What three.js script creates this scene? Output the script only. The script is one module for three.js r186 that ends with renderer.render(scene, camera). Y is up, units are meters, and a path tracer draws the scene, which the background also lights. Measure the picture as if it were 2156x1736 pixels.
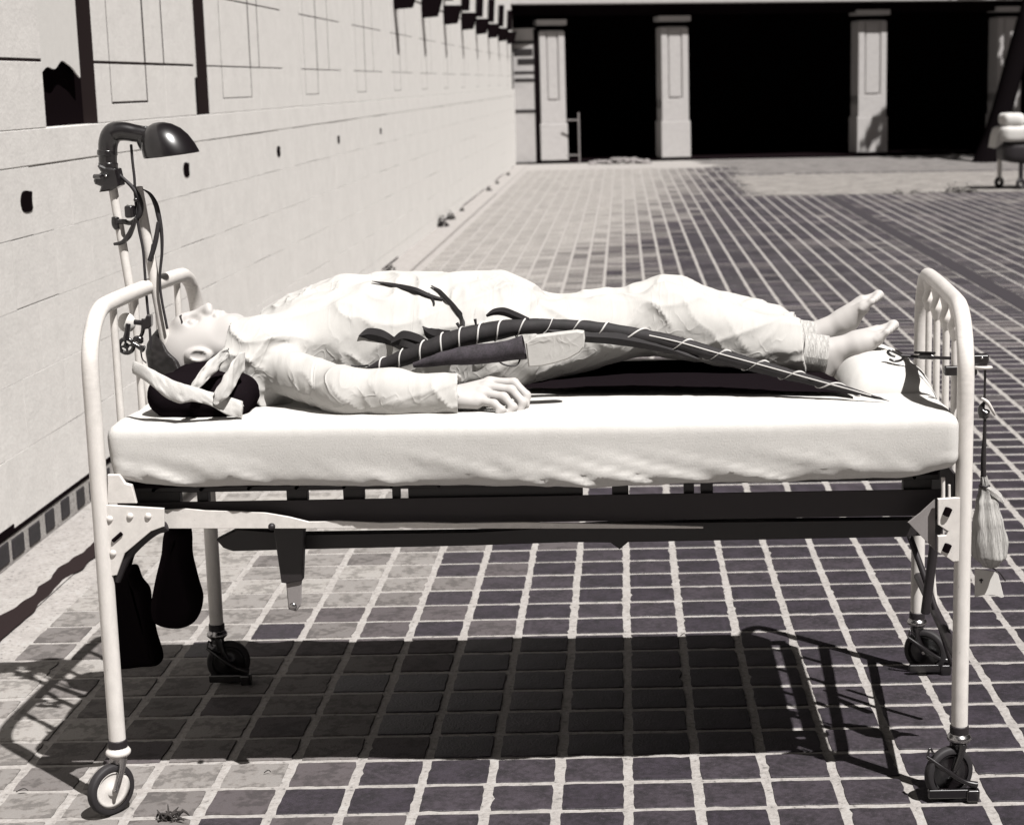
import * as THREE from 'three';
import { mergeGeometries } from 'three/addons/utils/BufferGeometryUtils.js';
import { RoundedBoxGeometry } from 'three/addons/geometries/RoundedBoxGeometry.js';
import { ImprovedNoise } from 'three/addons/math/ImprovedNoise.js';

// ------------------------------------------------------------------ camera, sky, sun, exposure
const scene = new THREE.Scene();
const camera = new THREE.PerspectiveCamera(26.14, 2155 / 1736, 0.1, 500);
camera.position.set(0, 1.6, 0);
camera.rotation.set(-0.1851, 0, -0.017);
camera.setViewOffset(2155, 1736, -244, 0, 2155, 1736);   // the print is cropped: the lens axis stands right of the middle
camera.focus = 4.05;
camera.userData.fStop = 6.5;
camera.updateMatrixWorld(true);
camera.updateProjectionMatrix();

const renderer = new THREE.WebGLRenderer({ antialias: true });
renderer.toneMapping = THREE.LinearToneMapping;
renderer.toneMappingExposure = 2.05;
renderer.shadowMap.enabled = true;
renderer.shadowMap.type = THREE.PCFSoftShadowMap;

{ // a clear, deep sky: slightly lighter towards the horizon
  const w = 64, h = 32, d = new Float32Array(w * h * 4);
  for (let y = 0; y < h; y++) for (let x = 0; x < w; x++) {
    const up = Math.sin((y + 0.5) / h * Math.PI - Math.PI / 2), e = 0.03 + 0.03 * Math.pow(1 - Math.max(0, up), 3);
    const k = (y * w + x) * 4;
    d[k] = e * 1.02; d[k + 1] = e * 0.86; d[k + 2] = e * 0.98; d[k + 3] = 1;
  }
  const t = new THREE.DataTexture(d, w, h, THREE.RGBAFormat, THREE.FloatType);
  t.mapping = THREE.EquirectangularReflectionMapping;
  t.magFilter = t.minFilter = THREE.LinearFilter;
  t.needsUpdate = true;
  scene.background = t;
  scene.environment = t;
  scene.environmentIntensity = 0.3;
}
const sun = new THREE.DirectionalLight(new THREE.Color(1, 0.972, 0.945), 5);
sun.position.set(0.4 * 30, 30, 0.42 * 30 - 8);
sun.target.position.set(0, 0, -8);
sun.castShadow = true;
sun.shadow.mapSize.set(4096, 4096);
Object.assign(sun.shadow.camera, { left: -32, right: 32, top: 32, bottom: -32, near: 1, far: 90 });
sun.shadow.bias = -0.0004;
sun.shadow.radius = 1;
scene.add(sun, sun.target);

// ------------------------------------------------------------------ helpers
const V = (x, y, z) => new THREE.Vector3(x, y, z);
function mulberry(a) { return () => { a |= 0; a = (a + 0x6d2b79f5) | 0; let t = Math.imul(a ^ (a >>> 15), 1 | a); t = (t + Math.imul(t ^ (t >>> 7), 61 | t)) ^ t; return ((t ^ (t >>> 14)) >>> 0) / 4294967296; }; }
const rnd = mulberry(71);
const R = (a, b) => a + (b - a) * rnd();
const lerp = THREE.MathUtils.lerp, clamp = THREE.MathUtils.clamp, sstep = (a, b, x) => { const t = clamp((x - a) / (b - a), 0, 1); return t * t * (3 - 2 * t); };
const perlin = new ImprovedNoise();
const noise = (x, y, z = 0) => perlin.noise(x, y, z);
const fbm = (x, y, z = 0, o = 4) => { let s = 0, a = 1, n = 0; for (let i = 0; i < o; i++) { s += a * noise(x, y, z + i * 7.3); n += a; a *= 0.5; x *= 2.03; y *= 2.03; z *= 2.03; } return s / n; };
// a measured point of the photograph (2155 px wide) at a known distance in front of the lens
const LENS = { f: 3735, p: 0.1851, r: -0.017, cx: 1321.7, cy: 868 };
function P(u, v, z) {
  let a = u - LENS.cx, b = v - LENS.cy;
  const c = Math.cos(LENS.r), s = Math.sin(LENS.r);
  [a, b] = [a * c + b * s, -a * s + b * c];
  const x = a / LENS.f, yc = -b / LENS.f, cp = Math.cos(LENS.p), sp = Math.sin(LENS.p);
  const y = yc * cp - sp, zz = -yc * sp - cp, t = z / zz;
  return V(x * t, 1.6 + y * t, z);
}
const used = {};
function numbered(name) { const n = used[name] = (used[name] ?? -1) + 1; return n ? name + '_' + String(n).padStart(3, '0') : name; }
function shadows(o) { o.castShadow = o.receiveShadow = true; return o; }
function thing(name, label, category, at = [0, 0, 0], group) {
  const o = new THREE.Group();
  o.name = numbered(name);
  o.position.set(...at);
  o.userData = { label, category };
  if (group) o.userData.group = group;
  scene.add(o);
  return o;
}
function structure(name) { const o = new THREE.Group(); o.name = name; o.userData.kind = 'structure'; scene.add(o); return o; }
// geometry is written in world metres; part() moves it into its parent
function part(name, geos, mat, parent, label) {
  let g = Array.isArray(geos) ? (geos.length > 1 ? mergeGeometries(geos.map(plain)) : geos[0]) : geos;
  parent.updateWorldMatrix(true, false);
  const wp = new THREE.Vector3().setFromMatrixPosition(parent.matrixWorld);
  g.translate(-wp.x, -wp.y, -wp.z);
  const m = shadows(new THREE.Mesh(g, mat));
  m.name = name;
  if (label) m.userData.label = label;
  parent.add(m);
  return m;
}
function plain(g) {
  const o = g.index ? g.toNonIndexed() : g;
  for (const k of Object.keys(o.attributes)) if (!['position', 'normal', 'uv'].includes(k)) o.deleteAttribute(k);
  if (!o.attributes.uv) o.setAttribute('uv', new THREE.BufferAttribute(new Float32Array(o.attributes.position.count * 2), 2));
  if (!o.attributes.normal) o.computeVertexNormals();
  return o;
}
function boxUV(g, s = 1) { // uv in metres by the way each face points
  const o = plain(g), p = o.attributes.position, n = o.attributes.normal, uv = new Float32Array(p.count * 2);
  for (let i = 0; i < p.count; i++) {
    const ax = Math.abs(n.getX(i)), ay = Math.abs(n.getY(i)), az = Math.abs(n.getZ(i));
    const [a, b] = ax > ay && ax > az ? [p.getZ(i), p.getY(i)] : ay > az ? [p.getX(i), p.getZ(i)] : [p.getX(i), p.getY(i)];
    uv[i * 2] = a * s; uv[i * 2 + 1] = b * s;
  }
  o.setAttribute('uv', new THREE.BufferAttribute(uv, 2));
  return o;
}
function box(x0, x1, y0, y1, z0, z1, r = 0.004) {
  const w = Math.abs(x1 - x0), h = Math.abs(y1 - y0), d = Math.abs(z1 - z0);
  r = Math.min(r, w * 0.45, h * 0.45, d * 0.45);
  const g = new RoundedBoxGeometry(w, h, d, 1, r);
  g.translate((x0 + x1) / 2, (y0 + y1) / 2, (z0 + z1) / 2);
  return boxUV(g);
}
function tube(pts, rs, n = 0, m = 12, caps = true) { // a round rod through points, with a radius at each
  const crv = pts.length > 2 ? new THREE.CatmullRomCurve3(pts, false, 'centripetal') : new THREE.LineCurve3(pts[0], pts[1]);
  n = n || (pts.length > 2 ? pts.length * 8 : 1);
  const fr = crv.computeFrenetFrames(n, false), pos = [], uv = [], idx = [], L = crv.getLength();
  const rad = (t) => { if (!Array.isArray(rs)) return rs; const q = t * (rs.length - 1), i = Math.min(rs.length - 2, Math.floor(q)); return lerp(rs[i], rs[i + 1], q - i); };
  for (let i = 0; i <= n; i++) {
    const t = i / n, c = pts.length > 2 ? crv.getPoint(t) : crv.getPoint(t), N = fr.normals[i], B = fr.binormals[i], r = rad(t);
    for (let j = 0; j <= m; j++) {
      const a = j / m * Math.PI * 2, ca = Math.cos(a) * r, sa = Math.sin(a) * r;
      pos.push(c.x + N.x * ca + B.x * sa, c.y + N.y * ca + B.y * sa, c.z + N.z * ca + B.z * sa);
      uv.push(j / m * r * 6.28, t * L);
    }
  }
  for (let i = 0; i < n; i++) for (let j = 0; j < m; j++) { const a = i * (m + 1) + j, b = a + m + 1; idx.push(a, a + 1, b, b, a + 1, b + 1); }
  let g = new THREE.BufferGeometry();
  g.setAttribute('position', new THREE.Float32BufferAttribute(pos, 3));
  g.setAttribute('uv', new THREE.Float32BufferAttribute(uv, 2));
  g.setIndex(idx);
  g.computeVertexNormals();
  { // close the seam of the normals
    const nn = g.attributes.normal;
    for (let i = 0; i <= n; i++) { const a = i * (m + 1), b = a + m, x = nn.getX(a) + nn.getX(b), y = nn.getY(a) + nn.getY(b), z = nn.getZ(a) + nn.getZ(b), l = Math.hypot(x, y, z) || 1; nn.setXYZ(a, x / l, y / l, z / l); nn.setXYZ(b, x / l, y / l, z / l); }
  }
  g = plain(g);
  if (!caps) return g;
  const out = [g];
  for (const e of [0, n]) {
    const r = rad(e / n); if (r < 0.0015) continue;
    const c = crv.getPoint(e / n), T = fr.tangents[e].clone().multiplyScalar(e ? 1 : -1);
    const d = new THREE.SphereGeometry(1, m, 4, 0, Math.PI * 2, 0, Math.PI / 2);
    d.scale(r, r * 0.25, r);
    d.applyQuaternion(new THREE.Quaternion().setFromUnitVectors(V(0, 1, 0), T));
    d.translate(c.x, c.y, c.z);
    out.push(plain(d));
  }
  return mergeGeometries(out);
}
const rod = (a, b, r, m = 12) => tube([a, b], r, 1, m);
function ball(c, r, sx = 1, sy = 1, sz = 1, m = 16) { const g = new THREE.SphereGeometry(r, m, Math.ceil(m * 0.7)); g.scale(sx, sy, sz); g.translate(c.x, c.y, c.z); return plain(g); }
function extrude(pts, depth, z, bevel = 0.002) { // an outline in x-y given a thickness, its front face at z
  const s = new THREE.Shape(pts.map((p) => new THREE.Vector2(p[0], p[1])));
  const g = new THREE.ExtrudeGeometry(s, { depth: depth - 2 * bevel, bevelEnabled: true, bevelThickness: bevel, bevelSize: bevel, bevelOffset: -bevel, bevelSegments: 1 });
  g.translate(0, 0, z - depth + bevel);
  return boxUV(g);
}
function smoothOutline(pts, n = 60) { return new THREE.CatmullRomCurve3(pts.map((p) => V(p[0], p[1], 0)), true, 'centripetal').getPoints(n).slice(0, -1).map((p) => [p.x, p.y]); }
function soft(w, h, d, r, sx, sy, sz, f) { // a padded block with rounded edges, moved by f
  const g = new THREE.BoxGeometry(w, h, d, sx, sy, sz), p = g.attributes.position, v = V(), q = V();
  for (let i = 0; i < p.count; i++) {
    v.fromBufferAttribute(p, i);
    q.set(clamp(v.x, -w / 2 + r, w / 2 - r), clamp(v.y, -h / 2 + r, h / 2 - r), clamp(v.z, -d / 2 + r, d / 2 - r));
    const o = v.clone().sub(q), m = Math.max(Math.abs(o.x), Math.abs(o.y), Math.abs(o.z));
    if (m > 1e-6) { o.normalize().multiplyScalar(Math.min(r, r)); v.copy(q).add(o); }
    f?.(v);
    p.setXYZ(i, v.x, v.y, v.z);
  }
  const o = boxUV(g);
  return smoothNormals(o);
}
function smoothNormals(g) {
  g.computeVertexNormals();
  const p = g.attributes.position, n = g.attributes.normal, map = new Map();
  const key = (i) => Math.round(p.getX(i) * 4e4) + ',' + Math.round(p.getY(i) * 4e4) + ',' + Math.round(p.getZ(i) * 4e4);
  for (let i = 0; i < p.count; i++) { const k = key(i), s = map.get(k) ?? V(); s.x += n.getX(i); s.y += n.getY(i); s.z += n.getZ(i); map.set(k, s); }
  for (let i = 0; i < p.count; i++) { const s = map.get(key(i)), l = s.length() || 1; n.setXYZ(i, s.x / l, s.y / l, s.z / l); }
  return g;
}
// a field meshed by surface nets
function net(field, lo, hi, c, uvs = 1) {
  const nx = Math.ceil((hi[0] - lo[0]) / c) + 1, ny = Math.ceil((hi[1] - lo[1]) / c) + 1, nz = Math.ceil((hi[2] - lo[2]) / c) + 1;
  const F = new Float32Array(nx * ny * nz), id = (i, j, k) => (k * ny + j) * nx + i;
  for (let k = 0; k < nz; k++) for (let j = 0; j < ny; j++) for (let i = 0; i < nx; i++) F[id(i, j, k)] = field(lo[0] + i * c, lo[1] + j * c, lo[2] + k * c);
  const vi = new Int32Array(nx * ny * nz).fill(-1), pos = [], idx = [];
  const E = [[0, 1], [0, 2], [0, 4], [1, 3], [1, 5], [2, 3], [2, 6], [3, 7], [4, 5], [4, 6], [5, 7], [6, 7]];
  for (let k = 0; k < nz - 1; k++) for (let j = 0; j < ny - 1; j++) for (let i = 0; i < nx - 1; i++) {
    const f = []; let m = 0;
    for (let q = 0; q < 8; q++) { f[q] = F[id(i + (q & 1), j + ((q >> 1) & 1), k + (q >> 2))]; if (f[q] < 0) m |= 1 << q; }
    if (m === 0 || m === 255) continue;
    let x = 0, y = 0, z = 0, n = 0;
    for (const [a, b] of E) if ((f[a] < 0) !== (f[b] < 0)) {
      const t = f[a] / (f[a] - f[b]);
      x += lerp(a & 1, b & 1, t); y += lerp((a >> 1) & 1, (b >> 1) & 1, t); z += lerp(a >> 2, b >> 2, t); n++;
    }
    vi[id(i, j, k)] = pos.length / 3;
    pos.push(lo[0] + (i + x / n) * c, lo[1] + (j + y / n) * c, lo[2] + (k + z / n) * c);
  }
  const quad = (a, b, d, e, flip) => { if (a < 0 || b < 0 || d < 0 || e < 0) return; flip ? idx.push(a, e, d, a, d, b) : idx.push(a, b, d, a, d, e); };
  for (let k = 1; k < nz - 1; k++) for (let j = 1; j < ny - 1; j++) for (let i = 1; i < nx - 1; i++) {
    const s = F[id(i, j, k)] < 0;
    if (s !== (F[id(i + 1, j, k)] < 0)) quad(vi[id(i, j - 1, k - 1)], vi[id(i, j, k - 1)], vi[id(i, j, k)], vi[id(i, j - 1, k)], !s);
    if (s !== (F[id(i, j + 1, k)] < 0)) quad(vi[id(i - 1, j, k - 1)], vi[id(i - 1, j, k)], vi[id(i, j, k)], vi[id(i, j, k - 1)], !s);
    if (s !== (F[id(i, j, k + 1)] < 0)) quad(vi[id(i - 1, j - 1, k)], vi[id(i, j - 1, k)], vi[id(i, j, k)], vi[id(i - 1, j, k)], !s);
  }
  const nor = [], uv = [], h = c * 0.6;
  for (let i = 0; i < pos.length; i += 3) {
    const x = pos[i], y = pos[i + 1], z = pos[i + 2];
    const a = field(x + h, y, z) - field(x - h, y, z), b = field(x, y + h, z) - field(x, y - h, z), d = field(x, y, z + h) - field(x, y, z - h), l = Math.hypot(a, b, d) || 1;
    nor.push(a / l, b / l, d / l);
    uv.push(x * uvs, (y + z) * uvs);
  }
  const g = new THREE.BufferGeometry();
  g.setAttribute('position', new THREE.Float32BufferAttribute(pos, 3));
  g.setAttribute('normal', new THREE.Float32BufferAttribute(nor, 3));
  g.setAttribute('uv', new THREE.Float32BufferAttribute(uv, 2));
  g.setIndex(idx);
  return g;
}
const smin = (a, b, k) => { const h = Math.max(k - Math.abs(a - b), 0) / k; return Math.min(a, b) - h * h * k * 0.25; };
const cap = (ax, ay, az, bx, by, bz, ra, rb) => { const dx = bx - ax, dy = by - ay, dz = bz - az, L = dx * dx + dy * dy + dz * dz || 1e-9; return (x, y, z) => { const t = clamp(((x - ax) * dx + (y - ay) * dy + (z - az) * dz) / L, 0, 1); return Math.hypot(x - ax - dx * t, y - ay - dy * t, z - az - dz * t) - lerp(ra, rb, t); }; };
const ell = (cx, cy, cz, rx, ry, rz) => (x, y, z) => { const a = (x - cx) / rx, b = (y - cy) / ry, c = (z - cz) / rz, k0 = Math.hypot(a, b, c), k1 = Math.hypot(a / rx, b / ry, c / rz); return k0 < 1e-6 ? -Math.min(rx, ry, rz) : k0 * (k0 - 1) / k1; };
const join = (list, k) => (x, y, z) => { let d = 1e9; for (const f of list) d = smin(d, f(x, y, z), k); return d; };

// ------------------------------------------------------------------ materials
function tex(size, fn, srgb = true, rep = 1) {
  const d = new Uint8Array(size * size * 4);
  for (let y = 0; y < size; y++) for (let x = 0; x < size; x++) {
    const c = fn(x / size, y / size), k = (y * size + x) * 4, a = Array.isArray(c) ? c : [c, c, c];
    for (let i = 0; i < 3; i++) d[k + i] = clamp(a[i], 0, 1) * 255;
    d[k + 3] = 255;
  }
  const t = new THREE.DataTexture(d, size, size);
  t.wrapS = t.wrapT = THREE.RepeatWrapping;
  t.magFilter = THREE.LinearFilter; t.minFilter = THREE.LinearMipmapLinearFilter; t.generateMipmaps = true;
  if (srgb) t.colorSpace = THREE.SRGBColorSpace;
  t.repeat.set(rep, rep);
  t.needsUpdate = true;
  return t;
}
// periodic noise on the unit square
const hash = (x, y, s) => { let h = Math.imul(x, 374761393) ^ Math.imul(y, 668265263) ^ Math.imul(s | 0, 1442695041); h = Math.imul(h ^ (h >>> 13), 1274126177); return ((h ^ (h >>> 16)) >>> 0) / 4294967296 * 6.2832; };
const lattice = (x, y, f, s) => { const i = Math.floor(x), j = Math.floor(y), a = x - i, b = y - j, g = (p, q) => { const t = hash(((p % f) + f) % f, ((q % f) + f) % f, s); return Math.cos(t) * (x - p) + Math.sin(t) * (y - q); }, e = (t) => t * t * t * (t * (t * 6 - 15) + 10); return lerp(lerp(g(i, j), g(i + 1, j), e(a)), lerp(g(i, j + 1), g(i + 1, j + 1), e(a)), e(b)); };
const pn = (u, v, f, s = 0, o = 4) => { let r = 0, w = 1, n = 0, q = Math.round(f); for (let i = 0; i < o; i++) { r += w * lattice(u * q, v * q, q, s * 31 + i * 7 + 1); n += w; w *= 0.55; q *= 2; } return 1.5 * r / n; };
const wn = mulberry(5);
const grain = tex(256, () => 0.5 + (wn() - 0.5) * 0.9, false);
const T = {};
T.tile = tex(512, (u, v) => { const a = pn(u, v, 10, 1), b = pn(u, v, 40, 4, 3), c = wn(); let k = 0.86 + a * 0.35 + b * 0.3 + (c - 0.5) * 0.16; if (b > 0.3) k += 0.3 * sstep(0.3, 0.42, b); return [k, k * 0.99, k * 0.99]; });
T.mottled = tex(512, (u, v) => { const a = pn(u, v, 7, 2), b = pn(u, v, 26, 8, 4), c = wn(), m = sstep(-0.4, 0.14, a + b * 0.9); const k = lerp(0.78, 1.0, m) + (c - 0.5) * 0.12; return [k, k * 0.985, k * 0.97]; });
T.mortar = tex(512, (u, v) => { const a = pn(u, v, 12, 3), b = pn(u, v, 60, 5, 3); let k = 0.95 + a * 0.1 + b * 0.14 + (wn() - 0.5) * 0.1; if (b < -0.42) k -= 0.2; return [k, k * 0.985, k * 0.975]; });
T.plaster = tex(512, (u, v) => { const a = pn(u, v, 6, 6), b = pn(u, v, 34, 7, 3); const k = 0.97 + a * 0.035 + b * 0.03 + (wn() - 0.5) * 0.04; return [k, k * 0.993, k * 0.985]; });
T.plasterBump = tex(512, (u, v) => 0.5 + pn(u, v, 14, 9) * 0.6 + pn(u, v, 70, 2, 3) * 0.35, false);
T.cloth = tex(256, (u, v) => { const k = 0.95 + 0.03 * Math.sin(u * 402) * Math.sin(v * 402) + pn(u, v, 8, 3) * 0.02 + (wn() - 0.5) * 0.03; return [k, k * 0.995, k * 0.985]; });
T.clothBump = tex(256, (u, v) => 0.5 + 0.2 * Math.sin(u * 502) + 0.2 * Math.sin(v * 502) + pn(u, v, 20, 4) * 0.3, false);
T.paint = tex(256, (u, v) => { const a = pn(u, v, 16, 2), b = pn(u, v, 40, 11, 3); let k = 0.96 + a * 0.06 + (wn() - 0.5) * 0.03; if (b > 0.62) k -= 0.3; return [k, k * 0.985, k * 0.97]; });
T.wrinkle = tex(512, (u, v) => { const w = pn(u, v, 5, 21, 3) * 0.12, r = (f, q, k) => Math.pow(Math.max(0, 1 - k * Math.abs(pn(u + w, v + w * 0.7, f, q, 2))), 3); return clamp(0.25 + 0.45 * r(5, 31, 3.2) * (0.5 + pn(u, v, 4, 41, 2)) + 0.3 * r(10, 51, 3.4) * (0.4 + 1.2 * pn(u, v, 5, 61, 2)) + 0.1 * pn(u, v, 16, 3), 0, 1); }, false);
T.road = tex(512, (u, v) => { const a = pn(u, v, 8, 12), b = pn(u, v, 44, 13, 3); const k = 0.84 + a * 0.4 + b * 0.4 + (wn() - 0.5) * 0.25; return [k, k * 0.99, k * 0.99]; });
const lin = (r, g = r, b = r) => new THREE.Color().setRGB(r * 0.58, g * 0.58, b * 0.58);   // all base colours lowered evenly against a higher exposure, to weaken bounced light
function std(c, o = {}) { return new THREE.MeshStandardMaterial({ color: c, roughness: 0.85, ...o }); }
const rep = (t, s) => { const c = t.clone(); c.repeat.set(s, s); c.needsUpdate = true; return c; };
const M = {
  mortar: std(lin(0.43, 0.417, 0.405), { map: T.mortar, bumpMap: grain, bumpScale: 0.002, roughness: 0.95 }),
  plaster: std(lin(0.9, 0.885, 0.865), { map: T.plaster, bumpMap: T.plasterBump, bumpScale: 0.0012, roughness: 0.95 }),
  joint: std(lin(0.2, 0.18, 0.165)),
  jointDark: new THREE.MeshLambertMaterial({ color: lin(0.03, 0.022, 0.022) }),
  white: std(lin(0.9, 0.888, 0.873), { map: rep(T.paint, 3), roughness: 0.42 }),
  whiteShade: std(lin(0.9, 0.885, 0.865), { map: rep(T.cloth, 4), roughness: 0.9 }),
  sheet: std(lin(0.82, 0.808, 0.793), { map: rep(T.cloth, 6), bumpMap: rep(T.clothBump, 10), bumpScale: 0.0006, roughness: 0.95 }),
  pyjama: std(lin(0.66, 0.65, 0.636), { map: rep(T.cloth, 6), bumpMap: rep(T.wrinkle, 2.1), bumpScale: 0.0042, roughness: 0.95 }),
  skin: new THREE.MeshPhysicalMaterial({ color: lin(0.58, 0.555, 0.535), roughness: 0.6, specularIntensity: 0.5 }),
  hair: std(lin(0.012, 0.009, 0.009), { roughness: 0.6 }),
  black: std(lin(0.014, 0.01, 0.011), { roughness: 0.55 }),
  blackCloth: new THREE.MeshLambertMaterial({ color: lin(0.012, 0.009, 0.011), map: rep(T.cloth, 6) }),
  gloss: new THREE.MeshPhysicalMaterial({ color: lin(0.009, 0.007, 0.008), roughness: 0.28, clearcoat: 0.6, clearcoatRoughness: 0.22 }),
  rubber: std(lin(0.016, 0.013, 0.015), { roughness: 0.7 }),
  iron: std(lin(0.022, 0.017, 0.02), { roughness: 0.55, metalness: 0.2 }),
  railDark: std(lin(0.03, 0.023, 0.026), { roughness: 0.7 }),
  chrome: std(lin(0.55, 0.53, 0.53), { roughness: 0.25, metalness: 1 }),
  cord: std(lin(0.7, 0.68, 0.66), { roughness: 0.9 }),
  bark: std(lin(0.016, 0.012, 0.014), { map: rep(T.road, 5), roughness: 0.8 }),
  barkGrey: std(lin(0.05, 0.04, 0.052), { map: rep(T.road, 5), roughness: 0.85 }),
  darkBrick: std(lin(0.02, 0.015, 0.019), { map: T.tile, roughness: 0.85 }),
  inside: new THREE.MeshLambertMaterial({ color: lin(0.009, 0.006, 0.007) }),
  grey: std(lin(0.3, 0.28, 0.28), { map: T.plaster, roughness: 0.95 }),
  stone: std(lin(0.6, 0.585, 0.585), { map: rep(T.plaster, 1.5), bumpMap: T.plasterBump, bumpScale: 0.003, roughness: 0.95 }),
  concrete: std(lin(0.34, 0.325, 0.305), { map: rep(T.road, 0.7), roughness: 0.95 }),
  soil: std(lin(0.2, 0.18, 0.17), { map: rep(T.road, 0.4), roughness: 1 }),
  leaf: std(lin(0.03, 0.024, 0.022), { roughness: 0.9 }),
};

// ------------------------------------------------------------------ the setting: ground and tiled pavement
const WX = -2.12;                         // face of the long white wall
{
  const g = new THREE.PlaneGeometry(600, 600); g.rotateX(-Math.PI / 2); g.translate(0, -0.03, -100);
  const m = shadows(new THREE.Mesh(boxUV(g), M.soil)); m.name = 'ground'; m.userData.kind = 'structure'; scene.add(m);
}
const pavement = structure('tiled_pavement');
{
  const bed = new THREE.PlaneGeometry(13, 37.3, 1, 1); bed.rotateX(-Math.PI / 2); bed.translate(4.36, -0.003, -17.4);
  part('mortar', boxUV(bed), M.mortar, pavement);
  const S = 0.1605, X0 = -0.014, Z0 = -5.82;            // pitch of the grid, from the photograph
  const variants = [];
  for (let k = 0; k < 10; k++) {                        // ten cut tiles with uneven, mortar-smeared edges
    const h = 0.0705, n = 6, ring = [], pos = [], uv = [], idx = [], ou = rnd() * 3, ov = rnd() * 3, w = R(-0.0015, 0.0015), e = R(-0.0015, 0.0015);
    for (let s = 0; s < 4; s++) for (let i = 0; i < n; i++) {
      const t = -1 + 2 * i / n, q = i === 0 ? 0.0035 : R(-0.0005, 0.0026) + (rnd() < 0.09 ? R(0.002, 0.007) : 0), a = (h - q) , p = [[t * (h - 0.001), -a], [a, t * (h - 0.001)], [-t * (h - 0.001), a], [-a, -t * (h - 0.001)]][s];
      ring.push([p[0] * (1 + w / h), p[1] * (1 + e / h)]);
    }
    const N = ring.length, put = (x, y, z) => { pos.push(x, y, z); uv.push(x * 1.6 + ou, z * 1.6 + ov); };
    put(0, 0, 0);
    for (const [x, z] of ring) put(x * 0.985, 0, z * 0.985);
    for (const [x, z] of ring) put(x, -0.0022, z);
    for (const [x, z] of ring) put(x, -0.009, z);
    for (let i = 0; i < N; i++) { const a = 1 + i, b = 1 + (i + 1) % N; idx.push(0, b, a); for (const o of [0, N]) idx.push(a + o, b + o, a + N + o, b + o, b + N + o, a + N + o); }
    const g = new THREE.BufferGeometry();
    g.setAttribute('position', new THREE.Float32BufferAttribute(pos, 3));
    g.setAttribute('uv', new THREE.Float32BufferAttribute(uv, 2));
    g.setIndex(idx); g.computeVertexNormals();
    variants.push(g);
  }
  // tiles are paler beside the wall; how far that reaches wanders along the court
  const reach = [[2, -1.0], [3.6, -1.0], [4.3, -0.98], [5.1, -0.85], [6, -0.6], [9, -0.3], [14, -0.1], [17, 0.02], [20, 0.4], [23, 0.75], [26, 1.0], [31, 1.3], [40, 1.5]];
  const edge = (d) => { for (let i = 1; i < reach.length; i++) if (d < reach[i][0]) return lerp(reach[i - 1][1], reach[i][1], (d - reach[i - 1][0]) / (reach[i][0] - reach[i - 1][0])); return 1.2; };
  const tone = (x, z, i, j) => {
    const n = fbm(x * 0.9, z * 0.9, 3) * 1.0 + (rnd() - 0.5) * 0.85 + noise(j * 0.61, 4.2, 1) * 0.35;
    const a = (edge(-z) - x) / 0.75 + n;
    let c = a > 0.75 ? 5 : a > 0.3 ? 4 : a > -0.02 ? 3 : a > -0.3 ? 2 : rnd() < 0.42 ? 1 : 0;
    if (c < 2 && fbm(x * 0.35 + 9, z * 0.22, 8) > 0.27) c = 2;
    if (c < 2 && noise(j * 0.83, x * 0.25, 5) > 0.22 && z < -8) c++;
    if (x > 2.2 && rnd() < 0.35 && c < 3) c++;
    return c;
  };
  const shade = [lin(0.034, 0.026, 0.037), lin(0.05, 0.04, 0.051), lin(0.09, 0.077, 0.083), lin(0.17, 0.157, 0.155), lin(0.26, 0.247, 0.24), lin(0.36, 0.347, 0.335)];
  const mats = shade.map((c, i) => std(c, { map: i < 2 ? T.tile : T.mottled, roughness: i < 2 ? 0.62 : 0.9, bumpMap: grain, bumpScale: 0.0012 }));
  const cells = [];
  const pv = V();
  for (let j = -18; j < 168; j++) for (let i = -12; i < 58; i++) {
    const x = X0 + (i + 0.5) * S, z = Z0 - (j + 0.5) * S;
    if (x < WX + 0.27 || x > 9) continue;
    if (x > 2.79 && x < 2.92) continue;                 // the dark expansion joint
    pv.set(x, 0, z).project(camera);
    const inside = Math.abs(pv.x) < 1.02 && Math.abs(pv.y) < 1.04 && z < -3;
    if (Math.abs(pv.x) > 1.6 || z > -2.2) continue;
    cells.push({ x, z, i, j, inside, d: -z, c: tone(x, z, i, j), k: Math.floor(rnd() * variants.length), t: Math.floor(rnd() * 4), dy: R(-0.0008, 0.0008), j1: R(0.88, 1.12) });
  }
  const near = cells.filter((c) => c.inside).sort((a, b) => a.d - b.d).slice(0, 300);
  const nearSet = new Set(near);
  for (const c of near) {
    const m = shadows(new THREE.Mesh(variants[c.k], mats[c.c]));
    m.name = 'tile'; m.position.set(c.x + R(-0.001, 0.001), c.dy, c.z + R(-0.001, 0.001)); m.rotation.y = c.t * Math.PI / 2 + R(-0.008, 0.008);
    pavement.add(m);
  }
  const far = cells.filter((c) => !nearSet.has(c));
  const mtx = new THREE.Matrix4(), qq = new THREE.Quaternion(), up = V(0, 1, 0);
  const rowTone = (j) => 1 + 0.55 * (hash(j, 3, 8) / 6.2832 - 0.5);
  for (const mottled of [false, true]) {
    const list = far.filter((c) => (c.c >= 2) === mottled);
    const im = shadows(new THREE.InstancedMesh(variants[3], std(new THREE.Color(1, 1, 1), { map: mottled ? T.mottled : T.tile, roughness: mottled ? 0.9 : 0.62 }), list.length));
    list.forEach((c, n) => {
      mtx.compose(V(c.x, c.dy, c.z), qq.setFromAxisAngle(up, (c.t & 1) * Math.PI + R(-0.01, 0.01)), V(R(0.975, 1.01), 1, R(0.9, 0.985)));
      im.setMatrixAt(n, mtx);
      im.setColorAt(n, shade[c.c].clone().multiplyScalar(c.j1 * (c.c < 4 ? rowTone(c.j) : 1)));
    });
    im.name = 'far_tiles'; im.userData.kind = 'stuff';
    pavement.add(im);
  }
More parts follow.
